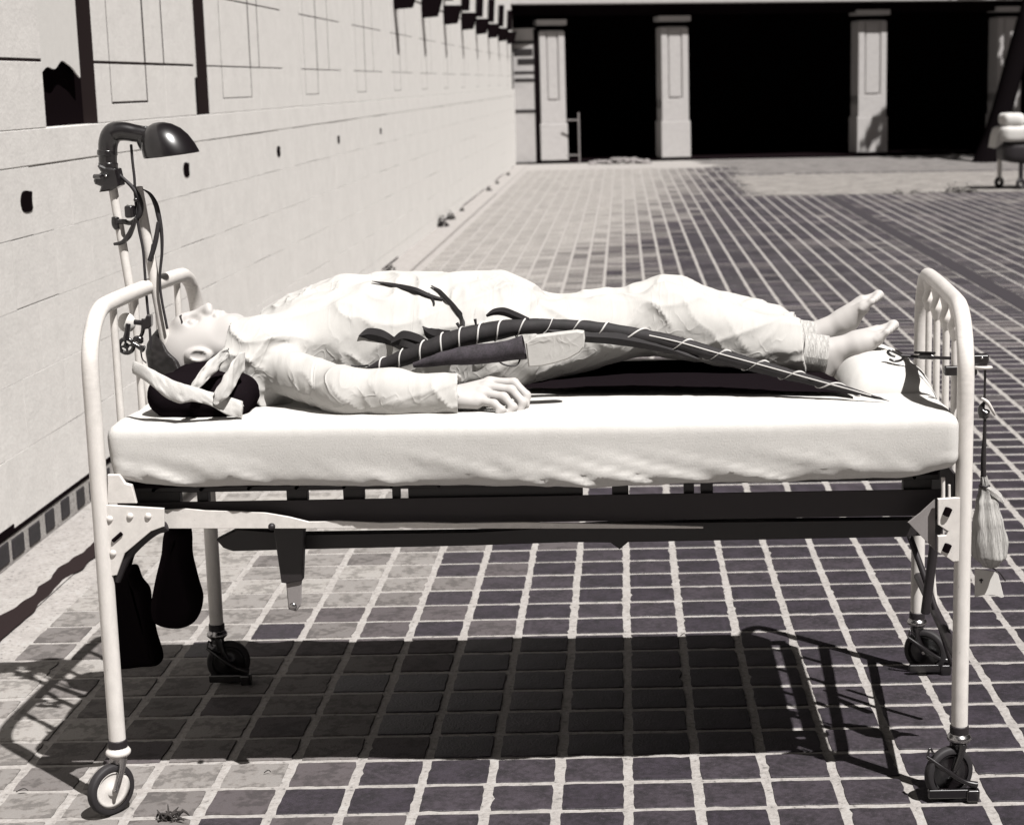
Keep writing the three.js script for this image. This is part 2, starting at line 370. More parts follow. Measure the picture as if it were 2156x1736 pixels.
  // expansion joints: a dark filled gap along the wall strip and another across the court
  const strip = (x0, x1, z0, z1, wob, y) => {
    const n = 160, pos = [], idx = [], uv = [];
    for (let i = 0; i <= n; i++) { const z = lerp(z0, z1, i / n), a = noise(z * 2.3, x0 * 5, 1) * wob + noise(z * 9, x0, 4) * wob * 0.7, b = noise(z * 2.7, x1 * 3, 6) * wob + noise(z * 8, x1, 9) * wob * 0.7; pos.push(x0 + a, y, z, x1 + b, y, z); uv.push(x0, z, x1, z); if (i < n) { const q = i * 2; idx.push(q, q + 1, q + 2, q + 1, q + 3, q + 2); } }
    const g = new THREE.BufferGeometry(); g.setAttribute('position', new THREE.Float32BufferAttribute(pos, 3)); g.setAttribute('uv', new THREE.Float32BufferAttribute(uv, 2)); g.setIndex(idx); g.computeVertexNormals();
    return g;
  };
  part('expansion_joint', strip(-1.935, -1.868, -4.6, -7.6, 0.03, 0.0035), M.jointDark, pavement);
  part('expansion_joint', strip(-1.868, -1.856, -13, -26, 0.006, 0.0015), M.joint, pavement);
  part('expansion_joint', strip(2.715, 2.878, -6, -24.4, 0.008, 0.001), std(lin(0.022, 0.016, 0.022)), pavement);
  part('kerb_strip', strip(WX, -1.87, 3, -35.6, 0.003, 0.0025), M.mortar, pavement);
  part('concrete_path', strip(1.75, 11.5, -24.55, -29.9, 0.5, 0.003), std(lin(0.37, 0.35, 0.325), { map: rep(T.road, 0.5), roughness: 0.95 }), pavement);
  part('concrete_path', strip(1.7, 11.5, -30.2, -35.9, 0.6, 0.003), std(lin(0.26, 0.245, 0.235), { map: rep(T.road, 0.5), roughness: 0.95 }), pavement);
}

// ------------------------------------------------------------------ the long white building on the left
{
  const b = thing('white_building', 'long whitewashed block building running away along the left side of the court', 'building', [WX, 0, -16]);
  const Z1 = 3, Z2 = -35.4, BAY = 2.345, ZB = -6.62;           // the bays step away from ZB
  part('wall_core', [box(-3.2, WX - 0.34, -0.02, 4.6, Z2, Z1), box(-2.5, WX - 0.006, -0.02, 1.462, Z2, Z1, 0.001), box(-2.5, WX - 0.006, 2.42, 4.6, Z2, Z1, 0.001)], M.joint, b);
  part('upper_wall', box(-2.45, WX, 2.44, 4.6, Z2 - 0.01, Z1), M.plaster, b);
  part('upper_wall', box(-2.3, WX - 0.0005, 1.3335, 1.462, Z2 - 0.01, Z1), M.plaster, b);
  // courses of whitewashed blocks below the sill line
  const bm = [M.plaster, std(lin(0.885, 0.87, 0.85), { map: rep(T.plaster, 1.3), bumpMap: T.plasterBump, bumpScale: 0.0012, roughness: 0.95 })];
  const smalls = [];
  for (let r = 0; r < 5; r++) {
    const y0 = 0.118 + r * 0.2428, y1 = y0 + 0.2428;
    for (let z = Z1, n = 0; z > Z2;) {
      const L = 0.469 * (n === 0 && r % 2 ? 0.5 : 1), z1 = Math.max(z - L, Z2), gy = rnd() < 0.32 ? R(0.001, 0.004) : 0.0002, gz = rnd() < 0.16 ? R(0.0005, 0.0014) : 0.0002;
      const g = box(-2.3, WX + R(-0.0006, 0.0006), y0 + gy, y1 - (r === 4 ? (rnd() < 0.6 ? R(0.002, 0.006) : 0.0006) : gy * 0.5), z1 + gz, z - gz * 0.4, 0.0012);
      if (z < -4.6 && z > -28) part('block', g, bm[(n + r) % 2], b); else smalls.push(g);
      z = z1; n++;
    }
  }
  part('outer_blocks', smalls, M.plaster, b).userData.kind = 'stuff';
  // dark soldier bricks at the foot of the wall, set in white mortar, with a broken dark gap above
  part('plinth_mortar', box(-2.3, WX - 0.003, -0.02, 0.1, -12.6, -4.2, 0.001), M.mortar, b);
  for (let z = -5.4; z > -12.5; z -= 0.165 + R(-0.025, 0.03)) {
    const w = R(0.085, 0.125), y1 = R(0.082, 0.094);
    part('brick', box(-2.25, WX + 0.002, R(0.008, 0.02), y1, z - w, z, 0.006), M.darkBrick, b);
  }
  part('plinth', [box(-2.3, WX - 0.001, -0.02, 0.1172, Z2, -12.6, 0.001), box(-2.3, WX - 0.001, -0.02, 0.1172, -4.2, Z1, 0.001)], M.plaster, b);
  const gapTop = [];
  for (let z = -5.2; z > -12.6;) { const L = R(0.08, 0.3), h = R(0.006, 0.03); gapTop.push(box(-2.3, WX + 0.0025 + R(0, 0.001), 0.105, 0.108 + h, z - L, z + 0.02, 0.004)); z -= L; }
  part('broken_edge', gapTop, M.inside, b);
  part('foot_gap', (() => { const out = []; for (let z = -13; z > -34.5;) { const L = R(0.3, 1.4), h = R(0.002, 0.02); if (rnd() < 0.72) out.push(box(-2.3, WX + 0.002, 0, h, z - L, z, 0.001)); z -= L; } return out; })(), M.jointDark, b);
  // drain holes, one to a bay: their inner dark is a flat black piece
  for (let k = -1; k < 10; k++) {
    const z = -6.33 - k * 2.345, y = 1.215 - k * 0.004, q = 1 - k * 0.08;
    if (k > 4) break;
    const g = extrude(smoothOutline([[-0.05, -0.032], [-0.065, 0.0], [-0.04, 0.032], [0.05, 0.03], [0.062, 0.028], [0.055, -0.006], [0.058, -0.034]], 24).map(([x, y2]) => [x * q, y2 * q]), 0.05, 0, 0.002);
    g.rotateY(Math.PI / 2); g.translate(WX + 0.0035, y, z);
    part("drain_hole_dark", g, M.inside, b);
  }
  // window bays: dark panes with drawn white blinds, then plain panels divided by dark joints
  for (let k = -2; k < 13; k++) {
    const z0 = ZB - k * BAY, top = 2.42;
    if (z0 - BAY < Z2 - 0.2) break;
    const zw = z0 - (k === 1 ? 0.29 : 0.66);
    const pieces = [];
    const pan = (a, c, y0, y1, proud = 0) => pieces.push(box(-2.44, WX - 0.002 + proud, y0, y1, z0 - c, z0 - a, 0.003));
    // the bay's joints thin out with every other builder's hand
    const g1 = 0.012 + 0.002 * k, g2 = 0.03 + 0.002 * k, g3 = 0.024 + 0.001 * k;
    const A = k === 1 ? 0.29 : 0.66, B = k < 1 ? 0.88 : k === 1 ? 0.63 : 0.8, C = k < 1 ? 1.44 : k === 1 ? 1.37 : 1.3, D = k < 1 ? 1.77 : k === 1 ? 1.63 : 1.8, E2 = BAY;
    const y1 = 1.463, yb = 1.54, ym = 1.705, yh = 2.06;
    const gh = k < 1 ? 0.005 : 0.0028 * Math.max(0.5, 1 - k * 0.06);
    const rows = [[y1, ym - gh], [ym + gh, yh - gh * 1.1], [yh + gh * 1.1, top]];
    rows.forEach(([ya, yc], ri) => {
      pan(A, B - g1 / 2, ya, yc);
      if (ri === 0) { pan(B - g1 / 2, C + g2 * 0.3, ya, yb - 0.004, 0.0005); pan(B + g1 / 2, C - g2 * 0.35, yb + (k === 0 ? 0.004 : 0), yc); pan(C + g2 * 0.35, D, ya, yc); pan(D, E2, ya, yc, 0.0006); }
      else { pan(B + g1 / 2, C - g2 / 2, ya, yc); pan(C + g2 / 2, D - g3 / 2, ya, yc); pan(D + g3 / 2, E2, ya, yc, 0.0006); }
    });
    for (const g of pieces) part('wall_panel', g, M.plaster, b);
    part('joint_backing', box(-2.44, WX - 0.0038, 1.462, top, z0 - BAY, zw + 0.004, 0.001), M.jointDark, b);
    // the window
    const open = k === 0 ? 0 : k === 1 ? 0.015 : 0.66;      // how much of it a white shutter covers
    if (open < 0.66) {
      const w = part('window', box(-2.36, WX - 0.06, 1.462, top, zw - 0.002, z0 + 0.002, 0.002), M.inside, b);
      if (open) part('shutter', box(-2.2, WX - 0.004, 1.464, top - 0.002, z0 - open, z0, 0.004), M.plaster, w);
      // the blind, with a scalloped lower edge
      const s0 = open, s1 = k === 0 ? 0.535 : 0.145, out = [];
      const bot = (t) => k === 0 ? 1.672 - 0.02 * Math.cos(t * 12.2) * sstep(0, 0.15, t) + 0.06 * Math.exp(-((t - 0.56) ** 2) / 0.02) + 0.05 * Math.exp(-(t ** 2) / 0.004) - 0.01 : 1.645 + 0.004 * Math.sin(t * 9);
      for (let i = 0; i <= 40; i++) { const t = i / 40; out.push([-(s0 + (s1 - s0) * t), bot(t)]); }
      out.push([-s1, top - 0.004], [-s0, top - 0.004]);
      const g = extrude(out.reverse(), 0.006, 0, 0.0008); g.rotateY(-Math.PI / 2); g.rotateX(0);
      // outline x runs along z: turn so that -x becomes -z
      g.applyMatrix4(new THREE.Matrix4().makeTranslation(WX - 0.03, 0, z0));
      part('blind', g, M.whiteShade, w);
    } else part('shutter', box(-2.44, WX - 0.003, 1.464, top, zw + 0.003, z0 - 0.003, 0.004), M.plaster, b);
  }
  // a roof edge over the far end of the wall
  part('roof', box(-6, WX + 0.03, 4.6, 4.72, Z2, Z1), M.grey, b);
}
// dark tapered brackets with their hangers, one to a bay, beyond the windows
{
  const ord = ['nearest', 'second', 'third', 'fourth', 'fifth', 'sixth', 'seventh', 'eighth', 'farthest'];
  for (let k = 0; k < 9; k++) {
    const z = -16.95 - k * 2.36, q = 0.235 - k * 0.008, h = 0.22, yb = 2.285;
    const t = thing('wall_bracket', ord[k] + ' dark tapered bracket along the top of the white wall', 'bracket', [WX, yb, z], 'dark brackets along the white wall');
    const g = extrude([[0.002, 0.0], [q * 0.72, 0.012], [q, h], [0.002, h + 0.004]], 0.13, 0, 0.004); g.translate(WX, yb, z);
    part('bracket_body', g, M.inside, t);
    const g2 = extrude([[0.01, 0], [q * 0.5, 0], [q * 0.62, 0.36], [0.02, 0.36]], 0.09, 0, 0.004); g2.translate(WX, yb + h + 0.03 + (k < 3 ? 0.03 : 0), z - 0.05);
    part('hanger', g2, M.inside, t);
  }
}
// weeds at the foot of the wall
{
  const spots = [[-1.98, -14.9, 0.13, 'beside the patient\'s chest'], [-2.07, -20.2, 0.15, 'the largest one'], [-2.07, -21.2, 0.12, 'just past the largest one'], [-2.06, -22.6, 0.07, 'third past the patient'], [-2.03, -26.8, 0.09, 'midway to the portico'], [-2.03, -28.6, 0.07, 'second from the far corner'], [-2.02, -31.2, 0.08, 'nearest the far corner']];
  for (const [x, z, s, where] of spots) {
    const t = thing('weed', 'small dark weed at the foot of the white wall, ' + where, 'weed', [x, 0, z]);
    const out = [];
    for (let i = 0; i < 160; i++) { const a = R(0, 6.28), q = Math.sqrt(rnd()), g = new THREE.CircleGeometry(s * R(0.06, 0.15), 5); g.scale(1, 0.6, 1); g.rotateX(R(0, 6)); g.rotateY(R(0, 6)); g.translate(Math.max(WX + 0.01, x + Math.cos(a) * q * s * 0.45), s * 0.04 + (1 - q * q) * s * R(0, 0.85), z + Math.sin(a) * q * s * 0.9); out.push(plain(g)); }
    part('leaf_tuft', out, M.leaf, t).userData.kind = 'stuff';
  }
}
// ------------------------------------------------------------------ the dark portico across the far end
{
  const zAt = (x) => -35.35 - 0.2 * (x + 1.4);
  const b = thing('portico', 'dark deep portico with pale square columns closing the far end', 'building', [3, 0, zAt(3)]);
  const ang = Math.atan(0.2);
  const col = (x, w, top, flat) => {
    const z = zAt(x), hw = w / 2, hp = hw * 1.09, sec = [];
    const put = (g) => { g.rotateY(ang); g.translate(x, 0, z); return boxUV(g); };
    const c = part('column', put(box(-hw + 0.02, hw - 0.02, 0.7, top - 0.12, -0.5, -0.03, 0.01)), M.stone, b);
    for (const s of [-1, 1]) part('column_stile', put(box(s > 0 ? hw - 0.13 : -hw, s > 0 ? hw : -hw + 0.13, 1.02, top - 0.14, -0.49, 0.0, 0.012)), M.stone, c);
    part('column_rail', put(box(-hw, hw, 0.78, 1.215, -0.49, 0.001, 0.012)), M.stone, c);
    part('column_panel', put(box(-hw + 0.155, hw - 0.155, 1.25, top - 0.16, -0.4, -0.008, 0.01)), M.stone, c);
    const sk = new THREE.CylinderGeometry(hw * 1.414, hp * 1.414, 0.12, 4, 1); sk.rotateY(Math.PI / 4); sk.scale(1, 1, 0.9); sk.translate(0, 0.84, -0.24);
    part('plinth', put(box(-hp, hp, 0.06, 0.78, -0.52, 0.03, 0.015)), M.stone, c);
    part('capital', put(box(-hp - 0.02, hp + 0.02, top - 0.02, top + 0.085, -0.5, 0.06, 0.01)), M.stone, c);
  };
  col(-1.36, 0.50, 2.69); col(1.05, 0.55, 2.74); col(5.08, 0.60, 2.82); col(7.98, 0.53, 2.86);
  const turn = (g) => { g.translate(-3, 0, 0); g.rotateY(ang); g.translate(3, 0, zAt(3)); return boxUV(g); };
  part('beam', turn(box(-6, 14, 2.86, 3.2, -0.62, -0.08)), M.inside, b);  // shadow of the eave is put into the beam as black
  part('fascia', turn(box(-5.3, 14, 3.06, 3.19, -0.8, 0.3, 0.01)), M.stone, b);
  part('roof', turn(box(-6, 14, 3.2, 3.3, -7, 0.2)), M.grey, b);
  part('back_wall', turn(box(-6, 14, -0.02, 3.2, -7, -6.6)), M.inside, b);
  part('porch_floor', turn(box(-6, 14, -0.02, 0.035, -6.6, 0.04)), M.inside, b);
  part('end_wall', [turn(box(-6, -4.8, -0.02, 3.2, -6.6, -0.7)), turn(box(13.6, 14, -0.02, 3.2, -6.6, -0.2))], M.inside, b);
  // the stub of wall between the white building and the first column
  const jz = zAt(-1.9) - 0.1;
  part('corner_pier', box(WX - 0.02, -1.68, 0.02, 2.62, jz - 0.4, jz, 0.01), M.stone, b);
  for (const [y, h, dx] of [[2.32, 0.06, 0], [2.1, 0.13, -0.02], [1.93, 0.11, 0.07], [1.75, 0.05, 0], [1.6, 0.06, 0], [1.0, 0.06, 0]]) part('louvre', box(WX + 0.01 + Math.max(0, dx), -1.7 + Math.min(0, dx * 2), y, y + h, jz - 0.02, jz + 0.012, 0.01), M.black, b);
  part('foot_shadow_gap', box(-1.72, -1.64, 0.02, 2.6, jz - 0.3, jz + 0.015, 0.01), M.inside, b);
}
{ // low posts of a gate beside the first column
  const t = thing('gate', 'thin pale gate post with two short rails beside the first portico column', 'gate', [-0.85, 0, -35.2]);
  const z = -35.25;
  part('post', rod(V(-0.87, 0.0, z), V(-0.87, 0.98, z), 0.018, 8), M.grey, t);
  part('rail', rod(V(-1.12, 0.84, z), V(-0.87, 0.84, z), 0.014, 8), M.grey, t);
  part('rail', rod(V(-1.12, 0.16, z), V(-0.87, 0.16, z), 0.014, 8), M.grey, t);
}
{ // a low heap in front of the portico
  const t = thing('rubble_heap', 'low pale heap of rubble on the ground between the first two columns', 'rubble', [-0.02, 0, -34.9]);
  const out = [];
  for (let i = 0; i < 60; i++) { const x = R(-0.6, 0.6), s = R(0.03, 0.075), y = Math.max(0, (0.11 - Math.abs(x) * 0.16) * R(0.2, 1)); const g = new THREE.IcosahedronGeometry(s, 0); g.scale(1.4, 0.7, 1); g.rotateY(R(0, 6)); g.translate(-0.05 + x, y, -34.95 + R(-0.25, 0.25)); out.push(plain(g)); }
  part('rubble', out, M.grey, t);
}
{ // the leaning trunk at the right edge
  const t = thing('leaning_tree', 'dark tree trunk leaning left in front of the last column at the right edge', 'tree', [7.2, 0, -33]);
  const z = -33, pts = [P(2072, 352, z), P(2092, 290, z), P(2118, 200, z), P(2142, 110, z), P(2168, 20, z), P(2195, -90, z - 0.4), P(2210, -220, z - 0.8)];
  part('trunk', tube(pts, [0.26, 0.2, 0.19, 0.185, 0.18, 0.16, 0.13], 24, 12), new THREE.MeshLambertMaterial({ color: lin(0.009, 0.007, 0.008) }), t);
  const cr = [], c = P(2230, -290, z - 1);
  for (let i = 0; i < 1600; i++) { const a = R(0, 6.28), b2 = Math.acos(R(-1, 1)), q = Math.cbrt(rnd()) * (1 + 0.4 * noise(Math.cos(a) * 2, Math.sin(a) * 2, b2)); const g = new THREE.CircleGeometry(R(0.06, 0.14), 5); g.rotateX(R(0, 6)); g.rotateY(R(0, 6)); g.translate(c.x + 1.3 + Math.sin(b2) * Math.cos(a) * 2.0 * q, c.y + 0.9 + Math.cos(b2) * 1.3 * q, c.z + Math.sin(b2) * Math.sin(a) * 1.9 * q); cr.push(plain(g)); }
  const crown = part('crown', cr, std(lin(0.03, 0.035, 0.025), { side: THREE.DoubleSide }), t);
}
{ // the other stretcher
  const z = -25.2, A = (u, v, dz = 0) => P(u, v, z + dz);
  const t = thing('stretcher', 'white sheeted wheeled stretcher standing at the right edge of the court', 'stretcher', [6.2, 0, -25.2]);
  const x0 = A(2098, 300).x, x1 = x0 + 1.9, ty = A(2120, 268).y, by = A(2120, 296).y;
  part('mattress', soft(1.9, ty - by + 0.03, 0.62, 0.05, 16, 5, 8, (v) => { v.y += fbm(v.x * 4, v.z * 4, 2) * 0.03 + 0.02 * Math.max(0, -v.x - 0.7); }).translate((x0 + x1) / 2, (ty + by) / 2, z), M.sheet, t);
  part('pillow', soft(0.3, 0.19, 0.5, 0.08, 10, 8, 10, (v) => { v.y += fbm(v.x * 9, v.z * 6, 5) * 0.03; }).translate(x0 + 0.2, ty + 0.1, z), M.sheet, t);
  part('hanging_sheet', extrude([[x0 - 0.03, by + 0.08], [x0 + 0.0, ty - 0.02], [x0 + 0.1, ty - 0.02], [x0 + 0.04, by - 0.04], [x0 - 0.06, by - 0.1]], 0.5, z + 0.2, 0.004), M.sheet, t);
  part('frame', soft(1.86, 0.3, 0.56, 0.08, 12, 6, 6, (v) => { v.y -= 0.1 * sstep(-0.9, 0.2, v.x) - 0.05; }).translate((x0 + x1) / 2 + 0.02, by - 0.2, z), M.iron, t);
  const lx = [A(2110, 345).x, A(2142, 345).x, x1 - 0.2, x1 - 0.1];
  for (const [x, m, dz] of [[lx[0], M.white, -0.2], [lx[1], M.iron, 0.22], [lx[2], M.white, -0.2], [lx[3], M.iron, 0.22]]) {
    const l = part('leg', rod(V(x, 0.1, z + dz), V(x, by - 0.25, z + dz), 0.032, 10), m, t);
    const w = new THREE.TorusGeometry(0.055, 0.028, 8, 16); w.rotateY(0.5); w.translate(x, 0.083, z + dz);
    part('wheel', plain(w), M.rubber, l);
  }
}
{ // weeds on the edge of the pale path
  const uv = [[1890, 400], [1925, 400], [1962, 403], [2005, 398], [2030, 402], [2050, 404]], where = ['leftmost of those by the path', 'second from the left by the path', 'palest one by the path', 'tallest by the path', 'left of the stretcher shadow', 'nearest the stretcher'];
  uv.forEach(([u, v], i) => {
    const z = -24.55, p = P(u, v, z), s = [0.07, 0.06, 0.05, 0.13, 0.11, 0.06][i];
    const t = thing('weed', 'little weed on the edge of the pale path, ' + where[i], 'weed', [p.x, 0, z]);
    const out = [];
    for (let k = 0; k < 140; k++) { const a = R(0, 6.28), q = Math.sqrt(rnd()), g = new THREE.CircleGeometry(s * R(0.06, 0.17), 5); g.scale(1, 0.6, 1); g.rotateX(R(0, 6)); g.rotateY(R(0, 6)); g.translate(p.x + Math.cos(a) * q * s * 1.1 + s * 0.3 * Math.sin(k), s * 0.04 + (1 - q * q) * s * R(0, 1.1), z + Math.sin(a) * q * s * 0.8); out.push(plain(g)); }
    part('leaf_tuft', out, i === 2 ? M.grey : M.leaf, t).userData.kind = 'stuff';
  });
}

// ------------------------------------------------------------------ the hospital bed
const ZN = -3.78, ZF = -4.64;             // near and far side of the bed
const headX = (z) => lerp(-1.157, -1.128, (z - ZN) / (ZF - ZN)), footX = (z) => lerp(0.731, 0.777, (z - ZN) / (ZF - ZN));
{
  const t = thing('hospital_bed', 'white iron hospital bed on castors with arched ends, standing in the middle of the court', 'bed', [-0.2, 0, -4.2]);
  // arched end frames
  const arch = (X, top, r, rad, tilt) => {
    const pts = [];
    const n = V(X(ZN), 0.155, ZN), f = V(X(ZF), 0.155, ZF);
    pts.push(n, V(X(ZN) - tilt * 0.5, 0.45, ZN), V(X(ZN) - tilt * 0.2, top - r - 0.1, ZN));
    for (let i = 0; i <= 6; i++) { const a = i / 6 * Math.PI / 2, z = ZN - r + Math.cos(a) * r, y = top - r + Math.sin(a) * r; pts.push(V(X(z), y, z)); }
    for (let i = 0; i <= 6; i++) { const a = Math.PI / 2 + i / 6 * Math.PI / 2, z = ZF + r + Math.cos(a) * r, y = top - r + Math.sin(a) * r; pts.push(V(X(z), y, z)); }
    pts.push(V(X(ZF) - tilt * 0.2, top - r - 0.1, ZF), V(X(ZF), 0.45, ZF), f);
    return tube(pts, rad, 120, 14);
  };
  const hp = part('headboard', arch(headX, 1.13, 0.13, 0.0185, 0), M.white, t);
  const fp = part('footboard', arch(footX, 1.1, 0.15, 0.0185, 0), M.white, t);
  for (const [X, top, parent] of [[headX, 1.13, hp], [footX, 1.1, fp]]) {
    for (const z of [-3.96, -4.12, -4.3, -4.47]) {
      part('spindle', rod(V(X(z), 0.58, z), V(X(z), top - 0.008, z), 0.0085, 10), M.white, parent);
      if (X === footX) part('finial', [tube([V(X(z) - 0.001, top - 0.085, z), V(X(z), top - 0.06, z), V(X(z), top - 0.035, z), V(X(z), top - 0.01, z)], [0.01, 0.018, 0.011, 0.017], 14, 10)], M.white, parent);
    }
    part('cross_bar', rod(V(X(ZN), 0.57, ZN), V(X(ZF), 0.57, ZF), 0.0145, 10), M.white, parent);
    if (X === footX) part('stretcher_bar', rod(V(X(ZN), 0.31, ZN), V(X(ZF), 0.27, ZF), 0.012, 10), M.iron, parent);  // foot bar: the shade on its near side is put into the dark colour
    part('post_ferrule', [rod(V(X(ZN), 0.15, ZN), V(X(ZN), 0.165, ZN), 0.0215, 16), rod(V(X(ZF), 0.15, ZF), V(X(ZF), 0.165, ZF), 0.0215, 16)], M.iron, parent);
  }
  // castors
  const castor = (x, z, turn, r, dark) => {
    const d = V(Math.cos(turn), 0, -Math.sin(turn)), ax = V(-d.z, 0, d.x), c = V(x, r, z).addScaledVector(d, 0.026);
    const k = part('castor', tube([V(x, 0.148, z), V(x, 0.141, z), V(x, 0.134, z), V(x, 0.127, z)], [0.022, 0.0275, 0.0275, 0.02], 8, 20), dark ? M.chrome : M.white, t);
    const arms = [];
    for (const s of [-1, 1]) arms.push(tube([V(x, 0.127, z).addScaledVector(ax, s * 0.016), V(x, 0.1, z).addScaledVector(ax, s * 0.0175).addScaledVector(d, 0.008), c.clone().addScaledVector(ax, s * 0.0165)], [0.010, 0.008, 0.0065], 8, 8));
    arms.push(tube([V(x, 0.13, z), V(x, 0.115, z)], 0.018, 1, 14));
    part('fork', arms, dark ? M.gloss : M.chrome, k);
    const place = (g) => { g.applyMatrix4(new THREE.Matrix4().makeBasis(d, V(0, 1, 0), ax)); g.translate(c.x, c.y, c.z); return plain(g); };
    const prof = [[r - 0.014, -0.011], [r - 0.004, -0.0115], [r, -0.006], [r, 0.006], [r - 0.004, 0.0115], [r - 0.014, 0.011]].map(([a, b]) => new THREE.Vector2(a, b));
    const tyre = new THREE.LatheGeometry(prof, 40); tyre.rotateX(Math.PI / 2);
    part('tyre', place(tyre), M.rubber, k);
    const disc = new THREE.LatheGeometry([[0.0, -0.011], [0.012, -0.011], [0.014, -0.006], [r - 0.022, -0.004], [r - 0.0145, -0.010], [r - 0.0145, 0.010], [r - 0.022, 0.004], [0.014, 0.006], [0.012, 0.011], [0, 0.011]].map(([a, b]) => new THREE.Vector2(a, b)), 36); disc.rotateX(Math.PI / 2);
    part('wheel_disc', place(disc), dark ? M.gloss : M.white, k);
    part('axle', rod(c.clone().addScaledVector(ax, -0.022), c.clone().addScaledVector(ax, 0.022), 0.005, 8), M.chrome, k);
    if (dark) { // a foot brake
      part('brake_pedal', [tube([c.clone().add(V(-0.052, 0.045, 0.02)), c.clone().add(V(-0.02, 0.022, 0.026)), c.clone().add(V(0.03, -0.012, 0.027)), c.clone().add(V(0.058, -0.022, 0.024))], [0.0045, 0.006, 0.006, 0.009], 16, 8), tube([c.clone().add(V(-0.052, 0.045, 0.02)), c.clone().add(V(-0.046, 0.064, 0.018)), c.clone().add(V(-0.036, 0.048, 0.018))], 0.0026, 10, 6)], M.gloss, k);
      part('brake_arm', [box(c.x - 0.05, c.x + 0.065, c.y - 0.052, c.y - 0.03, c.z + 0.016, c.z + 0.03, 0.004), box(c.x + 0.035, c.x + 0.065, c.y - 0.06, c.y - 0.03, c.z + 0.01, c.z + 0.036, 0.006)], M.gloss, k);
    }
  };
  castor(headX(ZN), ZN, -2.25, 0.058, false);
  castor(headX(ZF), ZF, 0.25, 0.058, true);
  castor(footX(ZN), ZN, -2.75, 0.060, true);
  castor(footX(ZF), ZF, -0.5, 0.060, true);
  // side rails and spring deck
  const rail = (z, name) => part('side_rail', [box(-1.13, 0.70, 0.637, 0.697, z - 0.004, z, 0.0015), box(-1.13, 0.70, 0.637, 0.641, z - 0.04, z - 0.0045, 0.001)], M.railDark, t);  // white rail coloured dark: shade of the overhanging mattress is in the colour
  rail(-3.836);
  { // sunlit part of the rail, made as a white wedge tapering from the head
    const z = -3.81, g = (u, v) => { const p = P(u, v, z); return [p.x, p.y]; };
    part('rail_sunlit_wedge', extrude([...[[225, 1066], [300, 1068], [345, 1073], [390, 1070], [430, 1074], [500, 1076], [560, 1079], [610, 1088], [650, 1098], [710, 1096], [800, 1100], [880, 1099], [960, 1101], [1100, 1099], [1250, 1102], [1390, 1105], [1480, 1108]].map((a) => g(...a)), g(1480, 1112), g(1000, 1112), g(345, 1112), g(225, 1112)].reverse(), 0.006, z, 0.0008), M.white, t);
  } rail(-4.615);
  part('end_rail', [box(0.716, 0.722, 0.612, 0.735, -4.61, -3.815, 0.0015), box(0.69, 0.7155, 0.612, 0.617, -4.61, -3.842, 0.001)], M.railDark, t);
  part('end_rail', box(-1.138, -1.132, 0.612, 0.735, -4.61, -3.842, 0.0015), M.railDark, t);
  const deckY = [0.716, 0.738];
  const deck = part('spring_deck', [box(-1.11, 0.69, deckY[0], deckY[1], -3.875, -3.845, 0.003), box(-1.11, 0.69, deckY[0], deckY[1], -4.6, -4.57, 0.003)], M.black, t);
  part('deck_canvas', box(-1.1, 0.68, 0.735, 0.744, -4.6, -3.81, 0.002), M.blackCloth, t);
  const spring = [];
  for (let i = 0; i < 17; i++) { const x = -1.05 + i * 0.105; spring.push(tube([V(x, 0.728, -3.82), V(x + 0.004, 0.722, -4.2), V(x, 0.728, -4.58)], 0.004, 8, 6, false)); }
  part('deck_wires', spring, M.iron, deck).userData.kind = 'stuff';
  for (const [u0, u1] of [[262, 372], [408, 432], [598, 642], [718, 762], [822, 838], [856, 1226], [1288, 1323], [1440, 1462], [1476, 1502], [1905, 1965]]) {
    const a = P(u0, 1043, -3.82).x, c = P(u1, 1043, -3.82).x;
    part('deck_spacer', box(a, c, 0.69, 0.72, -3.872, -3.846, 0.002), M.black, t);
  }
  // corner gusset at the head with rivets
  const gz = -3.772, gp = (u, v) => { const p = P(u, v, gz); return [p.x, p.y]; };
  const gus = part('corner_bracket', [extrude([gp(216, 1215), gp(246, 1210), gp(262, 1165), gp(318, 1118), gp(345, 1108), gp(345, 1070), gp(216, 1062)], 0.008, gz, 0.0012), extrude([gp(225, 1060), gp(286, 1060), gp(276, 1022), gp(262, 1018), gp(250, 1000), gp(225, 1000)], 0.012, gz - 0.004, 0.0015)], M.white, t);
  for (const [u, v] of [[231, 1092], [274, 1086], [312, 1086], [238, 1164]]) { const p = P(u, v, gz); const g = new THREE.SphereGeometry(0.0075, 14, 8); g.scale(1, 1, 0.7); g.translate(p.x, p.y, gz); part('rivet', plain(g), M.white, gus); }
  { const a = P(238, 1138, gz + 0.001), c = P(256, 1122, gz + 0.001); part('slot', rod(a, c, 0.0045, 10), M.inside, gus); }
  part('bracket_flange', tube([V(...gp(345, 1112), gz - 0.02), V(...gp(318, 1122), gz - 0.02), V(...gp(264, 1172), gz - 0.02), V(...gp(238, 1225), gz - 0.02)], 0.012, 20, 8), M.iron, t);
  // corner bracket at the foot with two oval slots
  const fz = -3.765, fg = (u, v) => { const p = P(u, v, fz); return [p.x, p.y]; };
  const fb = part('corner_bracket', [extrude([fg(1974, 1050), fg(2030, 1046), fg(2030, 1180), fg(2006, 1182), fg(1992, 1172), fg(1974, 1162), fg(1974, 1128), fg(1992, 1126), fg(1996, 1118), fg(1974, 1104)], 0.01, fz, 0.0012)], M.white, t);
  part('bracket_web', extrude([fg(1972, 1054), fg(1972, 1164), fg(1914, 1104), fg(1940, 1084)], 0.006, fz - 0.02, 0.001), M.grey, t);
  for (const [u, v] of [[1994, 1077], [1993, 1153]]) { const a = P(u - 3, v + 7, fz + 0.001), c = P(u + 3, v - 7, fz + 0.001); part('slot', rod(a, c, 0.0085, 12), M.inside, fb); }
